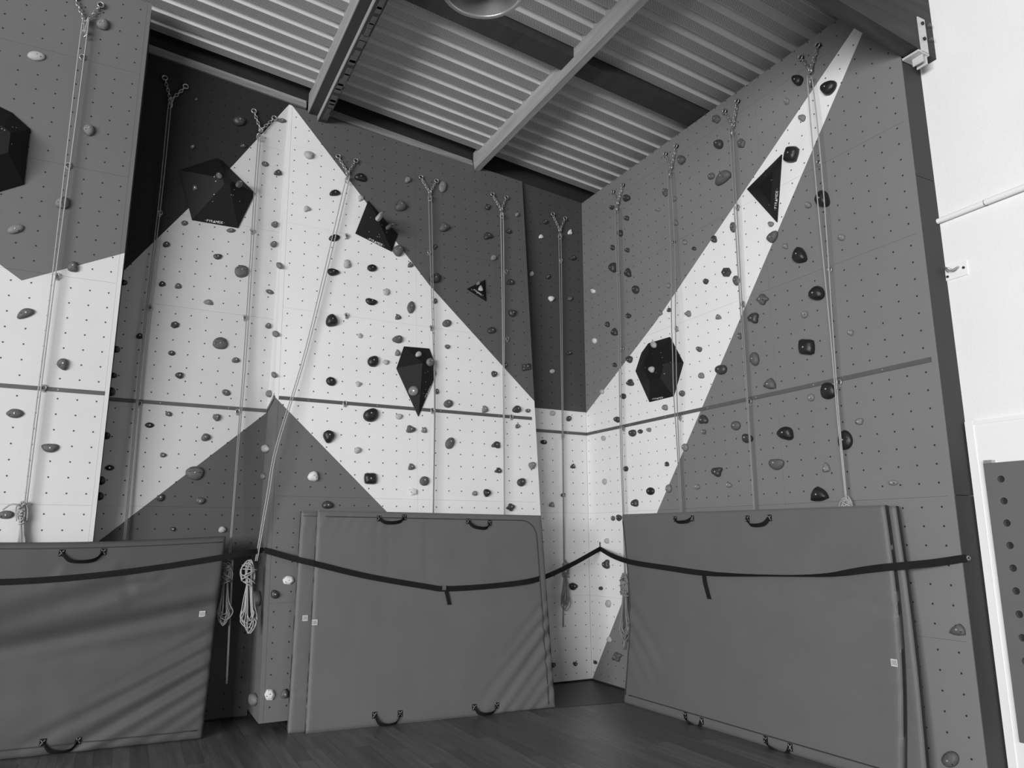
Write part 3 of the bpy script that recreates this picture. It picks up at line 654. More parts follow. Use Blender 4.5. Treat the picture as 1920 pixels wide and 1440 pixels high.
# ------------------------------------------------------------------ climbing holds: wall, x, y, w, h, turn(deg), shape, tone
HOLDS = '''
P 192 45 23 20 0 b 3|P 68 105 34 16 8 o 4|P 166 244 21 20 0 b 3|P 116 380 26 22 0 b 3|P 29 429 32 16 -15 o 3|P 136 500 20 19 0 d 2|P 47 587 34 16 -20 n 2
P 117 683 21 22 0 d 2|P 28 775 33 17 0 l 2|P 94 840 33 16 0 n 2|P 11 965 30 15 -5 o 2
L 529 226 17 8 8 l 2|L 448 227 24 16 10 b 1|L 497 307 13 9 20 o 2|L 521 323 15 11 0 t 1|L 368 186 6 6 0 b 2|L 361 275 9 8 0 b 2|L 456 273 12 8 0 b 1
L 346 418 12 9 0 o 2|L 312 458 13 10 0 b 1|L 433 432 17 8 0 l 2|L 515 421 12 11 0 d 2|L 513 458 12 11 0 b 2|L 408 481 16 10 0 n 1|L 454 509 27 22 0 G 2|L 304 532 12 10 0 b 0
L 334 536 12 10 0 n 2|L 391 566 18 10 10 t 3|L 506 547 16 8 20 l 2|L 328 609 16 13 0 p 1|L 262 630 13 10 0 b 0|L 413 643 28 22 0 G 2|L 503 611 11 10 0 b 2
L 322 662 13 9 10 o 1|L 442 675 14 10 0 d 2|L 336 704 15 12 0 d 1|L 424 736 16 11 25 o 2|L 316 776 12 9 0 b 2|L 280 797 17 10 0 l 0|L 406 783 14 13 0 d 2
L 386 820 17 14 0 b 2|L 306 853 11 9 0 b 2|L 365 887 34 26 0 G 2|L 206 877 18 10 0 l 0|L 301 934 16 12 -30 n 1|L 376 939 18 13 10 b 2|L 324 992 10 8 0 b 1|L 417 993 15 12 0 b 4
M 579 290 18 13 15 b 4|M 576 391 12 11 0 c 4|M 628 361 20 11 -5 n 0|M 677 332 23 13 18 n 0|M 677 372 10 10 0 c 4|M 765 337 11 11 0 d 3|M 752 385 20 19 0 c 2|M 627 446 21 12 -8 l 0
M 625 510 23 13 5 d 0|M 651 494 12 16 0 d 4|M 698 502 18 13 5 o 0|M 747 470 19 19 0 b 2|M 770 496 10 10 0 t 2|M 830 350 14 20 0 o 3|M 834 425 20 17 0 c 2
M 914 388 9 10 0 b 1|M 916 442 15 13 0 c 1|M 970 402 8 8 0 b 3|M 954 434 10 8 0 b 1|M 926 483 11 10 0 b 3|M 816 521 20 17 0 b 1|M 957 528 14 11 0 c 1|M 816 463 7 9 0 b 1
M 725 547 12 14 0 p 4|M 696 566 22 11 15 n 0|M 771 576 14 22 5 l 2|M 747 594 11 10 0 t 2|M 623 601 22 22 15 d 0|M 675 629 9 10 0 p 4|M 745 636 18 14 0 d 2|M 838 606 16 13 -10 o 2
M 816 564 8 10 0 b 2|M 839 650 9 8 0 b 2|M 746 661 10 12 0 t 3|M 700 677 20 20 0 h 0|M 724 679 11 9 0 b 4|M 621 715 19 15 25 o 0|M 673 720 10 10 0 c 4|M 819 734 8 10 0 b 2
M 696 778 28 24 -10 h 0|M 617 819 21 23 0 d 0|M 748 781 12 10 0 b 4|M 771 804 18 14 0 c 2|M 795 806 10 11 0 t 3|M 841 757 17 14 -10 o 2|M 844 831 16 21 20 o 2|M 671 844 12 12 0 b 4
M 772 875 12 12 0 t 2|M 796 902 17 17 0 o 2|M 695 897 23 21 0 q 0|M 774 922 17 14 0 p 5|M 587 893 20 19 0 d 5|M 614 946 20 14 0 b 1|M 922 619 15 12 -10 o 1|M 961 587 14 13 0 c 1
M 927 701 10 11 0 b 1|M 948 684 6 9 0 b 1|M 987 688 15 14 0 s 1|M 969 767 15 13 0 d 1|M 990 770 9 7 0 b 2|M 910 767 11 13 0 t 3|M 971 799 8 8 0 b 2|M 930 834 16 13 0 c 1
M 998 873 12 13 0 d 3|M 934 882 13 11 -10 c 1|M 978 904 15 15 0 h 1|M 890 925 9 9 0 d 3|M 914 924 13 15 0 d 0|M 958 951 16 15 0 s 1|M 541 1088 21 17 -10 p 5|M 516 1114 15 16 0 b 1|M 506 1303 20 21 0 p 5|M 534 1301 15 18 0 b 2
B 1023 416 10 8 0 b 1|B 1015 443 9 8 0 t 5|B 1069 435 8 10 0 c 5|B 1075 483 10 9 0 b 1|B 997 513 8 9 0 d 4|B 1028 519 8 8 0 b 1|B 1034 560 11 10 0 d 5|B 1069 560 9 8 0 b 2
B 1067 662 10 7 0 b 1|B 1036 696 10 8 0 p 4|B 1036 775 9 9 0 o 4|B 1067 785 9 10 20 o 1|B 1020 829 12 8 10 o 0|B 1074 874 9 9 0 t 1|B 1035 946 10 10 0 c 3|B 1056 928 8 8 0 b 1|B 1076 1100 15 14 0 d 0|B 1038 1247 9 9 0 b 1|B 1079 1245 8 8 0 b 1
R 1174 371 12 13 0 b 1|R 1147 389 8 8 0 b 1|R 1174 409 8 9 0 d 1|R 1162 437 8 12 0 b 1|R 1148 464 7 10 0 o 1|R 1175 469 8 8 0 d 1|R 1148 501 11 18 0 d 1|R 1176 511 11 16 0 t 1|R 1191 543 12 15 0 o 1
R 1112 546 8 9 0 b 5|R 1178 592 9 9 0 d 1|R 1138 608 7 10 0 d 1|R 1151 622 11 14 0 t 1|R 1114 639 8 11 0 p 5|R 1152 684 7 8 0 b 1|R 1179 674 11 13 0 d 1|R 1128 734 7 9 0 b 4|R 1181 717 13 13 0 c 1
R 1168 743 10 11 0 p 1|R 1156 787 11 11 0 b 1|R 1185 812 13 13 0 h 1|R 1200 809 9 8 0 o 1|R 1216 806 8 8 0 d 3|R 1131 822 8 9 0 o 4|R 1173 879 9 10 0 p 1|R 1133 903 7 11 0 o 4|R 1219 921 14 14 0 o 0
R 1189 943 12 14 0 d 1|R 1149 972 7 9 0 o 2|R 1160 971 9 12 0 b 1|R 1137 1014 7 10 0 d 4|R 1135 1058 12 17 0 c 1|R 1126 1103 7 7 0 b 1|R 1140 1132 9 14 0 o 4|R 1142 1199 8 11 0 b 4|R 1156 1232 16 18 0 s 2|R 1116 1242 6 7 0 b 1
R 1277 299 12 17 0 d 2|R 1346 270 15 17 0 b 1|R 1333 330 11 13 30 l 2|R 1354 334 16 34 42 n 2|R 1247 361 10 15 0 p 2|R 1264 373 8 9 0 b 3|R 1266 417 9 11 0 t 3|R 1234 393 8 7 0 l 3|R 1284 454 7 9 0 l 3|R 1301 466 7 7 0 b 1
R 1338 448 9 13 0 d 1|R 1374 426 10 19 0 o 2|R 1253 535 6 9 0 o 3|R 1361 510 18 17 0 p 1|R 1323 528 9 10 0 b 1|R 1380 526 11 18 0 o 2|R 1289 588 11 12 0 c 3|R 1347 594 10 10 0 t 3|R 1254 581 7 8 0 b 1
R 1238 587 7 10 0 c 3|R 1411 596 19 20 0 c 1|R 1386 630 7 12 0 b 2|R 1310 655 10 10 0 b 2|R 1314 704 10 11 0 d 3|R 1351 693 20 18 0 h 1|R 1414 673 15 25 -5 o 2|R 1278 738 10 11 0 h 2|R 1246 764 9 11 0 d 3
R 1318 786 16 17 0 c 1|R 1319 810 7 9 0 d 2|R 1379 798 16 17 0 o 2|R 1284 839 10 14 0 o 3|R 1401 822 18 17 0 b 1|R 1250 870 7 9 0 d 1|R 1253 916 10 15 0 o 3|R 1343 885 20 18 0 c 1|R 1307 913 9 10 0 d 3|R 1366 909 10 10 0 b 3
R 1343 223 14 16 0 p 2|R 1389 268 14 17 0 p 2|R 1494 150 19 20 0 d 0|R 1553 163 22 31 48 n 0|R 1474 189 10 13 0 p 3|R 1503 221 12 13 0 d 3|R 1482 289 23 31 10 q 0|R 1445 420 10 10 0 d 3|R 1448 443 15 24 35 n 2
R 1472 461 8 11 0 t 3|R 1515 384 10 12 0 d 3|R 1540 372 24 30 0 d 0|R 1577 445 13 12 -30 l 3|R 1498 478 25 29 0 t 0|R 1530 549 26 26 0 b 0|R 1429 561 21 20 0 s 2|R 1508 590 11 14 25 l 3|R 1594 624 10 11 0 d 3
R 1511 650 27 29 0 q 0|R 1442 719 21 20 0 t 2|R 1552 733 28 31 0 G 0|R 1520 745 12 14 0 o 3|R 1611 790 14 13 -30 d 3|R 1472 812 28 24 15 d 0|R 1584 825 26 36 0 G 0|R 1455 871 27 20 0 n 2|R 1549 876 13 18 0 t 3|R 1536 926 31 28 0 t 0|R 1674 905 18 10 0 o 3|R 1794 1181 30 22 0 t 2|R 1781 1424 30 30 15 o 2
'''
def outline(shape, rr, n=18):
    P = []
    for i in range(n):
        a = 2*math.pi*i/n; c, s = math.cos(a), math.sin(a); r = 1.0
        if shape == 'b': r = 1 + .08*math.cos(2*a + rr[0]) + .07*math.cos(3*a + rr[1])
        elif shape == 'o': r = 1
        elif shape == 'l': x, y = c, s*(abs(s)**.35)*(.95) ; P.append((x, y)); continue
        elif shape == 'd': r = 1 + .22*math.cos(a - 1.9 - .5*rr[2]) * (1 if math.cos(a - 1.9 - .5*rr[2]) > 0 else .3) + .10*math.cos(3*a + rr[1])
        elif shape == 't': aa = (a + math.pi/2 + .5*(rr[2] - .5) + math.pi/3) % (2*math.pi/3) - math.pi/3; r = .45 + .55*min(1.6, .62/math.cos(aa)*.98 if abs(aa) < 1.04 else 1.2)
        elif shape == 'c': r = .95 + .16*math.cos(3*a + rr[0]) + .07*math.cos(4*a + rr[1])
        elif shape == 'h': r = 1 - .24*max(0, math.cos(a - math.pi/2 - .3))**3 + .16*max(0, math.cos(a + math.pi/2 + .2))
        elif shape == 's': r = .92 + .2*math.cos(4*a + rr[0]) + .08*math.cos(2*a + rr[1])
        elif shape == 'q': r = (1/max(abs(c), abs(s)))**.75 * (1 - .08*math.cos(2*a + rr[0]))
        elif shape == 'n':
            bend = .28 if rr[0] < math.pi else -.28
            P.append((c, s*.82 + bend*(c*c) - bend*.5)); continue
        elif shape == 'p':
            k = 5 if rr[0] < 3 else 6; aa = (a + rr[1]) % (2*math.pi/k) - math.pi/k; r = math.cos(math.pi/k)/math.cos(aa) * 1.05
        elif shape == 'G': r = 1 + .04*math.cos(3*a + rr[0])
        P.append((r*c, r*s))
    xs = [p[0] for p in P]; ys = [p[1] for p in P]
    cx, cy = (max(xs) + min(xs))/2, (max(ys) + min(ys))/2; sx, sy = (max(xs) - min(xs))/2, (max(ys) - min(ys))/2
    return [((p[0] - cx)/sx, (p[1] - cy)/sy) for p in P]
WFS = {'P': WP, 'L': WL, 'B': WL, 'M': WM, 'R': WR}
SHN = {'b': 'rounded', 'o': 'oval', 'l': 'lens-shaped', 'd': 'teardrop', 't': 'triangular', 'c': 'lumpy', 'h': 'notched', 's': 'star-shaped', 'q': 'squarish', 'n': 'bean-shaped', 'p': 'faceted', 'G': 'grooved'}
def size_word(s): return 'tiny' if s < 9.5 else 'small' if s < 14 else 'medium' if s < 20 else 'large' if s < 26 else 'huge'
def hold(wf, x, y, w, h, rot, shape, tone, seed, bolt=True, name='climbing_hold', hf=None):
    rs = random.Random(seed); rr = [rs.random()*6.28, rs.random()*6.28, rs.random()]
    ol = outline(shape, rr)
    ca, sa = math.cos(math.radians(rot)), math.sin(math.radians(rot))
    px = [(x + (p*w/2)*ca - (q*h/2)*sa, y + (p*w/2)*sa + (q*h/2)*ca) for p, q in [(a, -b) for a, b in ol]]
    c0 = wf.hit(x, y); e1 = (wf.hit(x + w/2, y) - wf.hit(x - w/2, y)).length; e2 = (wf.hit(x, y + h/2) - wf.hit(x, y - h/2)).length
    H = (hf or {'o': .42, 'l': .40, 'G': .30, 'p': .38, 'b': .55, 'd': .55}.get(shape, .46)) * min(e1, e2)
    H = max(.018, min(H, .085))
    base = [wf.hit(a, b, H * .4) - wf.n * (H * .4) for a, b in px]
    cen = sum(base, V3()) / len(base)
    prof = [(1.0, 0), (1.02, .3), (.93, .62), (.72, .86), (.40, .98)] if shape != 'p' else [(1.0, 0), (.97, .45), (.62, .95), (.40, 1.0)]
    sh = wf.V * ((rs.random() - .35) * .22 * e2) + wf.U * ((rs.random() - .5) * .12 * e1)
    n = len(base); V = []; F = []
    for j, (s, z) in enumerate(prof):
        for i, p in enumerate(base):
            nz = 1 + .07 * (noise.noise(p * 35 + V3((seed, 0, z * 2))) if shape != 'p' else 0)
            V.append(cen + (p - cen) * s * (nz if j else 1) + sh * z * z + wf.n * (H * z))
    V.append(cen + sh + wf.n * H)
    for j in range(len(prof) - 1):
        for i in range(n): F.append((j*n + i, j*n + (i+1) % n, (j+1)*n + (i+1) % n, (j+1)*n + i))
    k = (len(prof) - 1)*n
    F += [(k + i, k + (i+1) % n, len(V) - 1) for i in range(n)]; F.append(tuple(range(n - 1, -1, -1)))
    t = MB().add(V, F).build(name, MAT['h%d' % tone], None, origin=cen, smooth=(shape != 'p'))
    if bolt and max(w, h) >= 8:
        bp = cen + sh + wf.n * (H - .003)
        MB().disc(bp, wf.n, .0062, .008, 6).build('bolt', MAT['bolt'], t, origin=cen)
        if max(w, h) >= 14 and shape != 'G':
            q = bp + (wf.U * (.25 * e1 * (1 if rs.random() > .5 else -1)) + wf.V * (-.16 * e2)) - wf.n * (.10 * H)
            MB().disc(q, wf.n, .0045, .006, 6).build('screw_hole', MAT['dark'], t, origin=cen)
    if shape == 'G':
        zz = H * .93; q = [(-.30, -.22), (-.30, .02), (-.02, .02), (-.02, .18), (.30, .20)] if seed % 2 else [(-.34, .05), (-.1, .10), (.1, -.02), (.34, .04)]
        MB().tube([cen + sh + wf.U*(a*e1) + wf.V*(b*e2) + wf.n*zz*(1 - .5*(a*a + b*b)) for a, b in q], .032*e2, 4).build('groove', MAT['dark'], t, origin=cen)
        MB().tube([cen + sh + wf.U*(a*e1) + wf.V*(b*e2) + wf.n*zz*(1 - .6*(a*a + b*b)) for a, b in ((-.28, .3), (0, .33), (.28, .3))], .02*e2, 4).build('groove', MAT['dark'], t, origin=cen)
    return t
HL = []
for s in HOLDS.replace('\n', '|').split('|'):
    if s.strip():
        a = s.split(); HL.append((a[0], float(a[1]), float(a[2]), float(a[3]), float(a[4]), float(a[5]), a[6], int(a[7])))
zones = {}
def rail_y(wl, x):
    return {'P': 722.7 + .076*x, 'L': 733 + .0742*x, 'M': 746 + .0818*(x - 523), 'B': 806.7 + .084*(x - 1007), 'R': 814.5 - .217*(x - 1100)}[wl]
for i, hd in enumerate(HL):
    z = sum(1 for k in range(11) if rope_x(k, hd[2]) < hd[1]); zones.setdefault((z, hd[2] > rail_y(hd[0], hd[1])), []).append(i)
for (z, below), ids in zones.items():
    ids.sort(key=lambda i: HL[i][2])
    for k, i in enumerate(ids):
        wl, x, y, w, h, rot, shp, tn = HL[i]
        o = hold(WFS[wl], x, y, w, h, rot, shp, tn, 100 + i)
        where = 'left of the first rope from left' if z == 0 else 'right of the eleventh rope from left' if z == 11 else 'between %s and %s ropes from left' % (ORD[z-1], ORD[z])
        tag(o, '%s %s %s hold %s rail, %s from top %s' % (size_word(max(w, h)), TONES[tn][0].replace(' ', '-'), SHN[shp], 'below' if below else 'above', ORD[k], where), 'climbing hold', 'climbing holds on the walls')
# holds on the cheek of the left panel, seen edge-on at its rim
for k, (x, y, s) in enumerate(((229, 529, 10), (216, 655, 12), (210, 704, 9), (207, 735, 13), (198, 817, 10), (190, 901, 12), (187, 930, 12))):
    p = at_y(x, y, 7.17 - .02 * (k % 3)); f = WF((-.183, 0, 0), (0, 1, 0), (0, 0, 1)); r = s / 190.0 / 2
    u, v = p.y, p.z; V = []; F = []; n = 10
    for sc, zz in ((1, 0), (1, .4), (.75, .8), (.3, 1)):
        V += [f.pt(u + r*sc*math.cos(2*math.pi*i/n), v + r*1.1*sc*math.sin(2*math.pi*i/n)*(1 + .15*math.cos(i + k)), zz*.045) for i in range(n)]
    for j in range(3): F += [(j*n + i, j*n + (i+1) % n, (j+1)*n + (i+1) % n, (j+1)*n + i) for i in range(n)]
    F += [tuple(range(n-1, -1, -1)), tuple(range(3*n, 4*n))]
    tag(MB().add(V, F).build('climbing_hold', MAT['h0'], origin=f.pt(u, v), smooth=True), 'small dark hold peeking past the near left panel edge, %s from top' % ORD[k], 'climbing hold', 'holds on the panel cheek')
# holds on the cheek of the centre slab
for k, (x, y, w, h, tn) in enumerate(((523, 498, 5, 12, 3), (516, 626, 6, 12, 3), (513, 703, 5, 11, 3), (504, 738, 6, 13, 3), (497, 841, 9, 15, 4), (493, 893, 5, 11, 3), (481, 1122, 7, 28, 2), (474, 1312, 9, 24, 3))):
    o = hold(WS, x, y, w, h, 0, 'o', tn, 700 + k, bolt=False, hf=.5)
    tag(o, '%s oval hold on the narrow cheek of the slab edge, %s from top' % (TONES[tn][0].replace(' ', '-'), ORD[k]), 'climbing hold', 'holds on the slab cheek')
# holds bolted to the volumes
def vhold(key, x, y, w, h, rot, shp, tn, label, seed):
    r = ray_tri(x, y, VOLT[key])
    if not r: return
    _, p, n = r; U = V3((1, 0, 0)) if abs(n.x) < .8 else V3((0, -1, 0))
    V_ = n.cross(U).normalized(); U = V_.cross(n).normalized()
    tag(hold(WF(p, U, V_), x, y, w, h, rot, shp, tn, seed), label, 'climbing hold', 'holds on the volumes')
vhold('penta', 411, 329, 13, 9, 25, 'o', 2, 'dark-grey oval hold on the upper edge of the black pentagonal volume', 801)
vhold('penta', 449, 345, 12, 9, 30, 'o', 2, 'dark-grey oval hold near the right corner of the black pentagonal volume', 802)
vhold('penta', 366, 352, 9, 11, 0, 'c', 2, 'lumpy grey hold on the left of the black pentagonal volume', 803)
vhold('quad', 712, 407, 8, 10, -40, 'o', 4, 'pale hold on the upper right edge of the four-sided volume', 804)
vhold('quad', 730, 424, 7, 8, -40, 'o', 2, 'grey hold on the right corner of the four-sided volume', 805)
vhold('kite', 785, 664, 11, 8, 10, 'b', 4, 'pale rounded hold at the top of the black kite volume', 806)
vhold('kite', 807, 679, 11, 15, -15, 'o', 3, 'grey oval hold on the right facet of the black kite volume', 807)
vhold('kite', 775, 733, 19, 18, 0, 'o', 3, 'round grey disc hold on the left facet of the black kite volume', 808)
vhold('tri', 901, 540, 9, 9, 0, 't', 4, 'pale triangular hold inside the small black triangular volume', 809)
vhold('tri', 897, 531, 8, 5, -25, 'o', 3, 'grey hold on the upper rim of the small black triangular volume', 810)
vhold('hexa', 1225, 646, 11, 9, -40, 'o', 4, 'pale oval hold on the top facet of the six-sided volume', 811)
vhold('hexa', 1221, 693, 10, 12, 0, 'd', 4, 'pale shield-shaped hold in the middle of the six-sided volume', 812)

# ------------------------------------------------------------------ crash mats leaning on the walls
class Mat:
    """quilted crash mat from four front corners; s to the right, t upwards"""
    def __init__(s, BL, BR, TL, TR, th, folds=(), bow=(), N=(72, 52)):
        s.c = [V3(p) for p in (BL, BR, TL, TR)]; s.th = th; s.folds = folds; s.bow = bow; s.N = N
        s.w = (s.c[1] - s.c[0]).length; s.h = (s.c[2] - s.c[0]).length
        s.n = ((s.c[1] - s.c[0]).cross(s.c[2] - s.c[0])).normalized()
        s.f = WF(s.c[0], s.c[1] - s.c[0], s.c[2] - s.c[0])
    def base(s, a, b):
        BL, BR, TL, TR = s.c
        p = BL.lerp(BR, a).lerp(TL.lerp(TR, a), b)
        for kind, amp in s.bow:
            if kind == 'top': p = p + V3((0, 0, -amp * math.sin(math.pi * a) * b))
            if kind == 'left': p = p + (BR - BL).normalized() * (amp * math.sin(math.pi * min(1, b * 1.05)) ** 1.0 * (1 - a))
            if kind == 'right': p = p - (BR - BL).normalized() * (amp * math.sin(math.pi * b) * a)
            if kind == 'hollow': p = p - s.n * (amp * math.exp(-((b - .42 - .10*a)/.17)**2) * (.5 + .5*math.sin(math.pi*min(1, .25 + a*.75))))
            if kind == 'belly': p = p + s.n * (amp * math.sin(math.pi * a) * math.sin(math.pi * b))
        return p
    def disp(s, a, b):
        x, y = a * s.w, b * s.h; d = 0
        for (x0, y0), (x1, y1), wd, amp in s.folds:
            vx, vy = x1 - x0, y1 - y0; L2 = vx*vx + vy*vy; t = ((x - x0)*vx + (y - y0)*vy) / L2
            tc = max(0, min(1, t)); q = math.hypot(x - x0 - vx*tc, y - y0 - vy*tc)
            sd = ((x - x0)*vy - (y - y0)*vx) / math.sqrt(L2)
            g = math.exp(-(q/wd)**2) - .6*math.exp(-((q - (1.6*wd if sd > 0 else -1.6*wd) if False else abs(sd) - 1.7*wd)/wd)**2) * (1 if 0 <= t <= 1 else 0)
            d += amp * g * (1 - .75*tc)
        d += .005 * noise.noise(V3((x*2.2, y*2.6, s.w*7))) + .0022 * noise.noise(V3((x*7, y*5, s.w*3)))
        e = min(x, s.w - x, y, s.h - y); r = .028
        if e < r: d -= (r - math.sqrt(max(0, r*r - (r - e)**2))) * .8
        return d
    def P(s, a, b, d=0.0): return s.base(a, b) + s.n * (s.disp(a, b) + d)
    def px(s, x, y):
        """parameters of the point seen at a pixel"""
        p = s.f.hit(x, y); a = b = .5
        for _ in range(12):
            q = s.base(a, b); e = p - q; e = e - s.n * e.dot(s.n)
            U = (s.c[1] - s.c[0]); W = (s.c[2] - s.c[0])
            a += e.dot(U.normalized()) / U.length * .9; b += e.dot(W.normalized()) / W.length * .9
        return a, b
    def build(s, name, label, mat, group):
        org = (s.c[0] + s.c[1]) / 2; t = thing(name, org, label, 'mat', group); s.t = t; s.org = org
        nx, ny = s.N; V = []; F = []
        def sp(i, n):       # denser samples at the rims
            q = i / n; return q - .035 * math.sin(4*math.pi*q) * 0 if 0 < q < 1 else q
        A = [0, .004, .010, .02] + [.03 + .94*i/(nx - 8) for i in range(nx - 7)] + [.98, .99, .996, 1]
        B = [0, .005, .012, .024] + [.036 + .928*i/(ny - 8) for i in range(ny - 7)] + [.976, .988, .995, 1]
        A = sorted(set(A)); B = sorted(set(B)); nx, ny = len(A), len(B)
        for b in B:
            for a in A: V.append(s.P(a, b))
        for j in range(ny - 1):
            for i in range(nx - 1): F.append((j*nx + i, j*nx + i + 1, (j+1)*nx + i + 1, (j+1)*nx + i))
        rim = [i for i in range(nx)] + [j*nx + nx - 1 for j in range(1, ny)] + [(ny-1)*nx + i for i in range(nx - 2, -1, -1)] + [j*nx for j in range(ny - 2, 0, -1)]
        k0 = len(V)
        for q in (.35, 1.0):
            for r in rim:
                j, i = divmod(r, nx); p = s.base(A[i], B[j]); V.append(p - s.n * (s.th * q) + (0 * s.n))
        nr = len(rim)
        for i in range(nr):
            F.append((rim[i], k0 + i, k0 + (i+1) % nr, rim[(i+1) % nr])); F.append((k0 + i, k0 + nr + i, k0 + nr + (i+1) % nr, k0 + (i+1) % nr))
        F.append(tuple(k0 + nr + i for i in range(nr)))
        MB().add(V, F).build('cover', mat, t, origin=org, smooth=True)
        return s
    def piping(s, path, r=.0042, d=.0055):
        MB().tube([s.P(a, b, d) for a, b in path], r, 5).build('piping', MAT['piping'], s.t, origin=s.org, smooth=True)
    def handle(s, p0, p1, sag, w=.036, d=.006):
        """webbing handle between two stitched patches, hanging down sag pixels"""
        a0, a1 = s.px(*p0), s.px(*p1); mx, my = (p0[0] + p1[0])/2, (p0[1] + p1[1])/2 + sag
        h = MB(); pts = []
        mid = s.px(mx, my); q0 = s.px(p0[0] + (mx - p0[0])*.35, p0[1] + sag*.8); q1 = s.px(p1[0] + (mx - p1[0])*.35, p1[1] + sag*.8)
        cp = [s.P(*a0, d), s.P(*q0, d + .022), s.P(*mid, d + .03), s.P(*q1, d + .022), s.P(*a1, d)]
        pts = bez(cp, 5); up = s.f.V
        nd = []; wd = []
        for i, p in enumerate(pts):
            tg = (pts[min(i+1, len(pts)-1)] - pts[max(i-1, 0)]).normalized()
            k = (s.n * .75 + up * .66).normalized(); k = (k - tg * k.dot(tg)).normalized(); wd.append(k); nd.append(tg.cross(k))
        hd = MB().ribbon(pts, wd, w, .004, nd).build('handle', MAT['web'], s.t, origin=s.org)
        for a in (a0, a1):
            c = s.P(*a, d - .001)
            MB().obox(c, s.f.U * .020, s.f.V * .026, s.n * .003).build('stitch_patch', MAT['web'], hd, origin=s.org)
            for sg in (1, -1):
                MB().tube([c - s.f.U*.015 - s.f.V*.019*sg + s.n*.0035, c + s.f.U*.015 + s.f.V*.019*sg + s.n*.0035], .0019, 4).build('stitching', MAT['rope'], hd, origin=s.org)
    def label_tag(s, x, y, size=.046):
        a = s.px(x, y); c = s.P(*a, .007)
        o = MB().obox(c, s.f.U * size/2, s.f.V * size/2, s.n * .001).build('label_tag', MAT['tag'], s.t, origin=s.org)
        for k in range(4):
            MB().obox(c + s.n*.0013 + s.f.U*((k - 1.5)*size*.2), s.f.U*size*.04, s.f.V*size*.36, s.n*.0004).build('print', MAT['rail'], o, origin=s.org)
def loop_path(a0, a1, b0, b1, rad=0, corners='TR', w=2.3, h=1.83):
    P = [(a0, b0), (a0, b1)] if 'L' in corners else [(a0, b1)]
    ra, rb = rad / w, rad / h
    P += [(a0 + (a1 - ra - a0)*i/20, b1) for i in range(1, 21)]
    P += [(a1 - ra + ra*math.sin(q), b1 - rb + rb*math.cos(q)) for q in [math.pi/2*i/8 for i in range(1, 9)]]
    P += [(a1, b1 - rb + (b0 - b1 + rb)*i/24) for i in range(1, 25)]
    return P
def side_folds(w, h, right, ys, ln, slope, amp, wd):
    out = []
    for i, y in enumerate(ys):
        x0 = w if right else 0; sg = -1 if right else 1
        L = ln[i % len(ln)]
        out.append(((x0, y), (x0 + sg*L, y - slope[i % len(slope)]*L), wd[i % len(wd)], amp[i % len(amp)]))
    return out
G = 'crash mats leaning on the walls'
# middle pair
FBL, FBR = floor_pt(573, 1376), floor_pt(1043, 1327)
FTL, FTR = at_y(596, 956, 6.77), at_y(1016, 966, 6.63)
mw, mh = 2.32, 1.84
fm = side_folds(mw, mh, True, [1.02, .86, .70, .52, .36, .22], [.55, .75, .95, .6, .45, .3], [1.0, .95, 1.05, 1.0], [-.012, -.016, -.020, -.016], [.024, .028, .032, .024])
fm += [((.05 + .11*i, mh - .03), (.05 + .11*i - .10, mh - .22 - .05*(i % 3)), .018, -.006) for i in range(7)]
fm += [((.62, mh - .08), (.60, mh - .8), .02, .005), ((1.0, mh - .1), (.99, mh - .75), .02, .005), ((1.42, mh - .05), (1.40, mh - 1.0), .018, .005), ((1.72, mh - .1), (1.71, mh - .6), .018, .004)]
nb = -((FBR - FBL).cross(FTL - FBL)).normalized(); ud = (FBR - FBL).normalized()
bk = [p + nb * .066 - ud * .135 for p in (FBL, FBR, FTL, FTR)]
m2 = Mat(*bk, .055, [((.02 + .1*i, mh - .03), (.02 + .1*i - .06, mh - .25), .018, -.006) for i in range(4)] + [((0, .9 - .3*i), (.14, .95 - .3*i), .025, -.008) for i in range(3)]).build('crash_mat', 'grey crash mat standing behind another against the centre slab, its left strip showing', MAT['mat'], G)
m2.label_tag(572, 1159); m2.piping([(0.01, .975), (.3, .975)])
m1 = Mat(FBL, FBR, FTL, FTR, .058, fm, [('right', .0)]).build('crash_mat', 'large grey crash mat leaning on the centre slab, front one of the pair', MAT['mat'], G)
m1.piping(loop_path(.03, .965, .02, .968, .16, 'TR', mw, mh))
m1.handle((711, 972), (758, 970), 10); m1.handle((879, 977), (919, 980), 12)
m1.handle((702, 1341), (750, 1338), 20); m1.handle((889, 1326), (932, 1323), 14); m1.label_tag(590, 1167)
# left mat
LBR, LTR = floor_pt(379, 1386), at_y(424, 1006, 6.80)
dl = V3((-1.371, .06, 0)).normalized()
LBL = LBR + dl * 2.35; LTL = V3((LTR.x - 2.36, 6.84, 1.565))
lw, lh = 2.35, 1.6
fL = side_folds(lw, lh, True, [1.02, .80, .66, .52, .40, .28, .17], [1.9, .9, 1.25, 1.5, .9, .6, .4], [.16, .50, .46, .52, .55, .62, .7], [-.026, -.014, -.020, -.024, -.016, -.012, -.009], [.055, .03, .035, .04, .03, .022, .018])
fL += [((1.62, 1.22), (.75, .98), .07, -.022), ((1.75, 1.24), (1.35, 1.08), .03, -.010), ((1.9, 1.25), (1.55, 1.12), .03, -.008), ((1.2, 1.35), (1.1, 1.2), .03, .006)]
m3 = Mat(LBL, LBR, LTL, LTR, .13, fL, [('top', .03), ('hollow', .10)]).build('crash_mat', 'dark grey crash mat with long diagonal creases leaning on the near left panel', MAT['mat2'], G)
m3.piping([(.02 + .96*i/30, .045) for i in range(31)]); m3.piping([(.0 + .99*i/30, .972) for i in range(31)], .0036)
m3.handle((115, 1037), (193, 1035), 17); m3.handle((80, 1392), (146, 1389), 18); m3.label_tag(380, 1153)
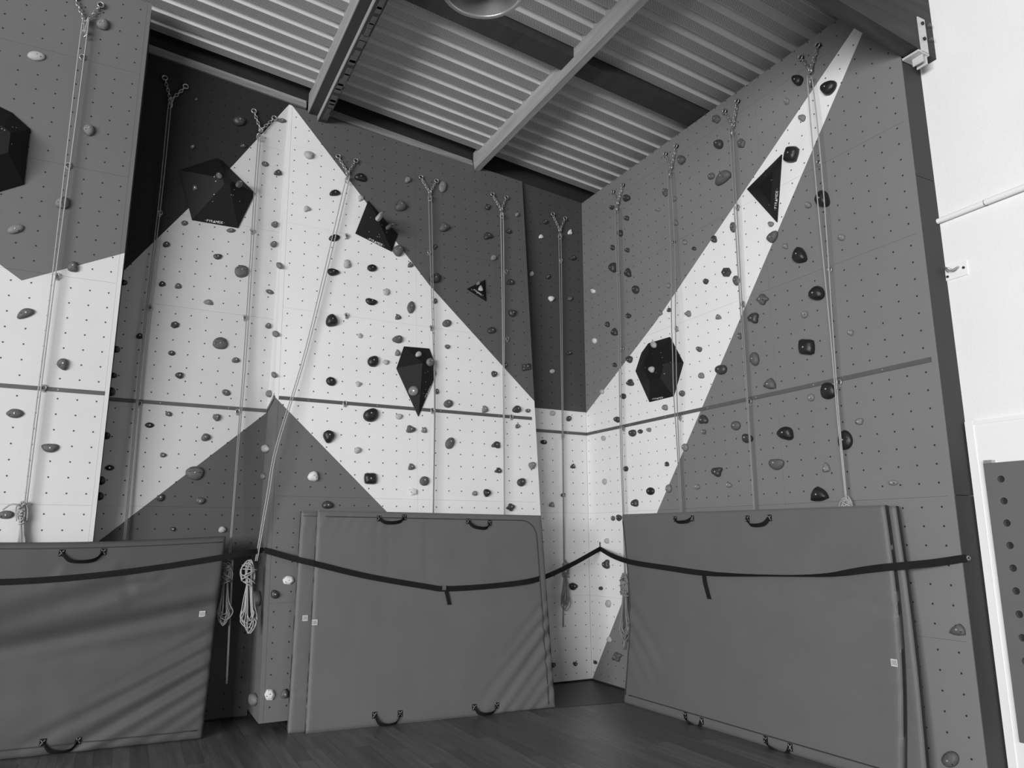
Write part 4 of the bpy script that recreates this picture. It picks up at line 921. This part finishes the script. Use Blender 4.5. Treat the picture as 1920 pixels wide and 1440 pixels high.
# right pair
RBL = floor_pt(1168, 1317); RBR = floor_pt(1690, 1478); RTL = at_x(1165, 964, 4.70); RTR = at_x(1656, 946, 4.70)
rw, rh = 2.9, 1.83
fR = [((0, .95), (.55, .45), .05, -.012), ((0, .75), (.5, .25), .045, -.014), ((.0, .6), (.35, .18), .04, -.010), ((rw, 1.12), (2.0, 1.25), .035, -.010), ((rw, .6), (2.2, .45), .05, -.006), ((rw, .35), (2.3, .2), .04, -.005)]
nbr = -((RBR - RBL).cross(RTL - RBL)).normalized(); udr = (RBR - RBL).normalized()
bkr = [p + nbr * .066 + udr * .04 for p in (RBL, RBR, RTL, RTR)]
bkr[1] = bkr[1] + udr * .09
m5 = Mat(*bkr, .05, [((rw, .9 - .12*i), (rw - .12, .93 - .12*i), .02, -.006) for i in range(6)], [('right', -.02)]).build('crash_mat', 'grey crash mat behind another on the right wall, only its rim showing', MAT['mat'], G)
m4 = Mat(RBL, RBR, RTL, RTR, .056, fR, [('left', .09), ('right', -.05), ('belly', .015)]).build('crash_mat', 'large grey crash mat leaning on the right wall in the front right', MAT['mat'], G)
m4.piping([(.03 + .95*i/30, .045) for i in range(31)]); m4.piping([(.012, .04 + .92*i/30) for i in range(31)])
m4.handle((1271, 974), (1305, 973), 7); m4.handle((1412, 974), (1455, 973), 14)
m4.handle((1286, 1341), (1317, 1352), 14); m4.handle((1437, 1387), (1483, 1401), 16); m4.label_tag(1686, 1243)

# ------------------------------------------------------------------ black webbing straps
def strap(label, pts, w=.05, twist=None, extra=None):
    """pts: world points; the webbing stands upright, facing the room"""
    P = bez(pts, 6); org = V3(pts[0]); t = thing('lashing_strap', org, label, 'strap', 'black lashing straps')
    wd = []; nd = []; n = len(P)
    for i, p in enumerate(P):
        tg = (P[min(i+1, n-1)] - P[max(i-1, 0)]).normalized()
        k = V3((0, 0, 1)) - tg * tg.z; k.normalize(); fn = k.cross(tg)
        a = twist(i/(n-1)) if twist else 0
        k2 = k*math.cos(a) + fn*math.sin(a); wd.append(k2); nd.append(tg.cross(k2))
    V = MB(); V.ribbon(P, wd, w, .004, nd).build('webbing', MAT['web'], t, origin=org)
    return t, org
def on(mat, x, y, d=.012):
    a = mat.px(x, y); return mat.P(a[0], a[1], d)
hook1 = WM.hit(494, 1031, .012)
hk = thing('wall_hook', hook1, 'small steel hook on the slab edge where two straps meet', 'hook', 'strap hooks')
MB().ring(hook1, V3((.018, 0, 0)), V3((0, 0, .018)), .004, 5, 10).build('eye', MAT['steel'], hk, origin=hook1); MB().disc(WM.hit(494, 1031), WM.n, .014, .008, 6).build('base', MAT['rail'], hk, origin=hook1)
hook2 = WR.hit(1125, 1029, .015)
hk = thing('wall_hook', hook2, 'small steel hook in the corner of the recess where two straps meet', 'hook', 'strap hooks')
MB().ring(hook2, V3((0, .018, 0)), V3((0, 0, .02)), .004, 5, 10).build('eye', MAT['steel'], hk, origin=hook2); MB().obox(WR.hit(1125, 1022, .006), V3((.006, 0, 0)), V3((0, .006, 0)), V3((0, 0, .035))).build('base', MAT['rail'], hk, origin=hook2)
hook3 = V3((4.89, 2.955, 1.455))
hk = thing('wall_hook', hook3, 'small steel hook on the right wall edge beside the white wall', 'hook', 'strap hooks')
MB().ring(hook3 + V3((.02, 0, 0)), V3((.018, 0, 0)), V3((0, 0, .012)), .004, 5, 10).build('eye', MAT['steel'], hk, origin=hook3); MB().disc((4.91, 2.978, 1.455), (0, -1, 0), .012, .01, 6).build('base', MAT['rail'], hk, origin=hook3)
strap('black webbing strap across the left crash mat up to the slab edge', [hook1, V3((.98, 6.79, 1.452)), on(m3, 400, 1048, .02), on(m3, 300, 1064), on(m3, 180, 1079), on(m3, 60, 1089), on(m3, -60, 1093), on(m3, -160, 1093)], .046)
t, org = strap('black webbing strap slung over the middle crash mats to the corner', [hook1, m2.P(*m2.px(553, 1048), .02), on(m1, 582, 1055, .022), on(m1, 600, 1060, .018), on(m1, 690, 1081), on(m1, 800, 1100), on(m1, 838, 1104), on(m1, 930, 1098), on(m1, 1008, 1086, .014), V3((4.20, 6.78, 1.285)).lerp(WR.hit(1075, 1060, .45), .5), hook2], .05)
bc = on(m1, 832, 1102, .02)
MB().obox(bc, m1.f.U*.018, m1.f.V*.022, m1.n*.009).build('buckle', MAT['rail'], t, origin=org)
q = [on(m1, 836, 1108, .016), on(m1, 839, 1120, .016), on(m1, 842, 1134, .014)]
MB().ribbon(q, [m1.f.U]*3, .034, .006, [m1.n]*3).build('tail', MAT['web'], t, origin=org)
def tw(a): return 1.35 * math.exp(-((a - .52)/.14)**2)
t, org = strap('black webbing strap around the right crash mats to the wall edge', [hook2, WR.hit(1150, 1043, .22), on(m4, 1190, 1055, .02), on(m4, 1260, 1066), on(m4, 1335, 1076), on(m4, 1450, 1080), on(m4, 1560, 1079), on(m4, 1640, 1070), on(m4, 1684, 1065, .012), WR.hit(1745, 1056, .07), hook3], .05, tw)
q = [on(m4, 1328, 1078, .014), on(m4, 1330, 1092, .02), on(m4, 1334, 1108, .018), on(m4, 1338, 1124, .014)]
MB().ribbon(q, [m4.f.U]*4, .042, .005, [m4.n]*4).build('tail', MAT['web'], t, origin=org)
bpy.context.view_layer.update()
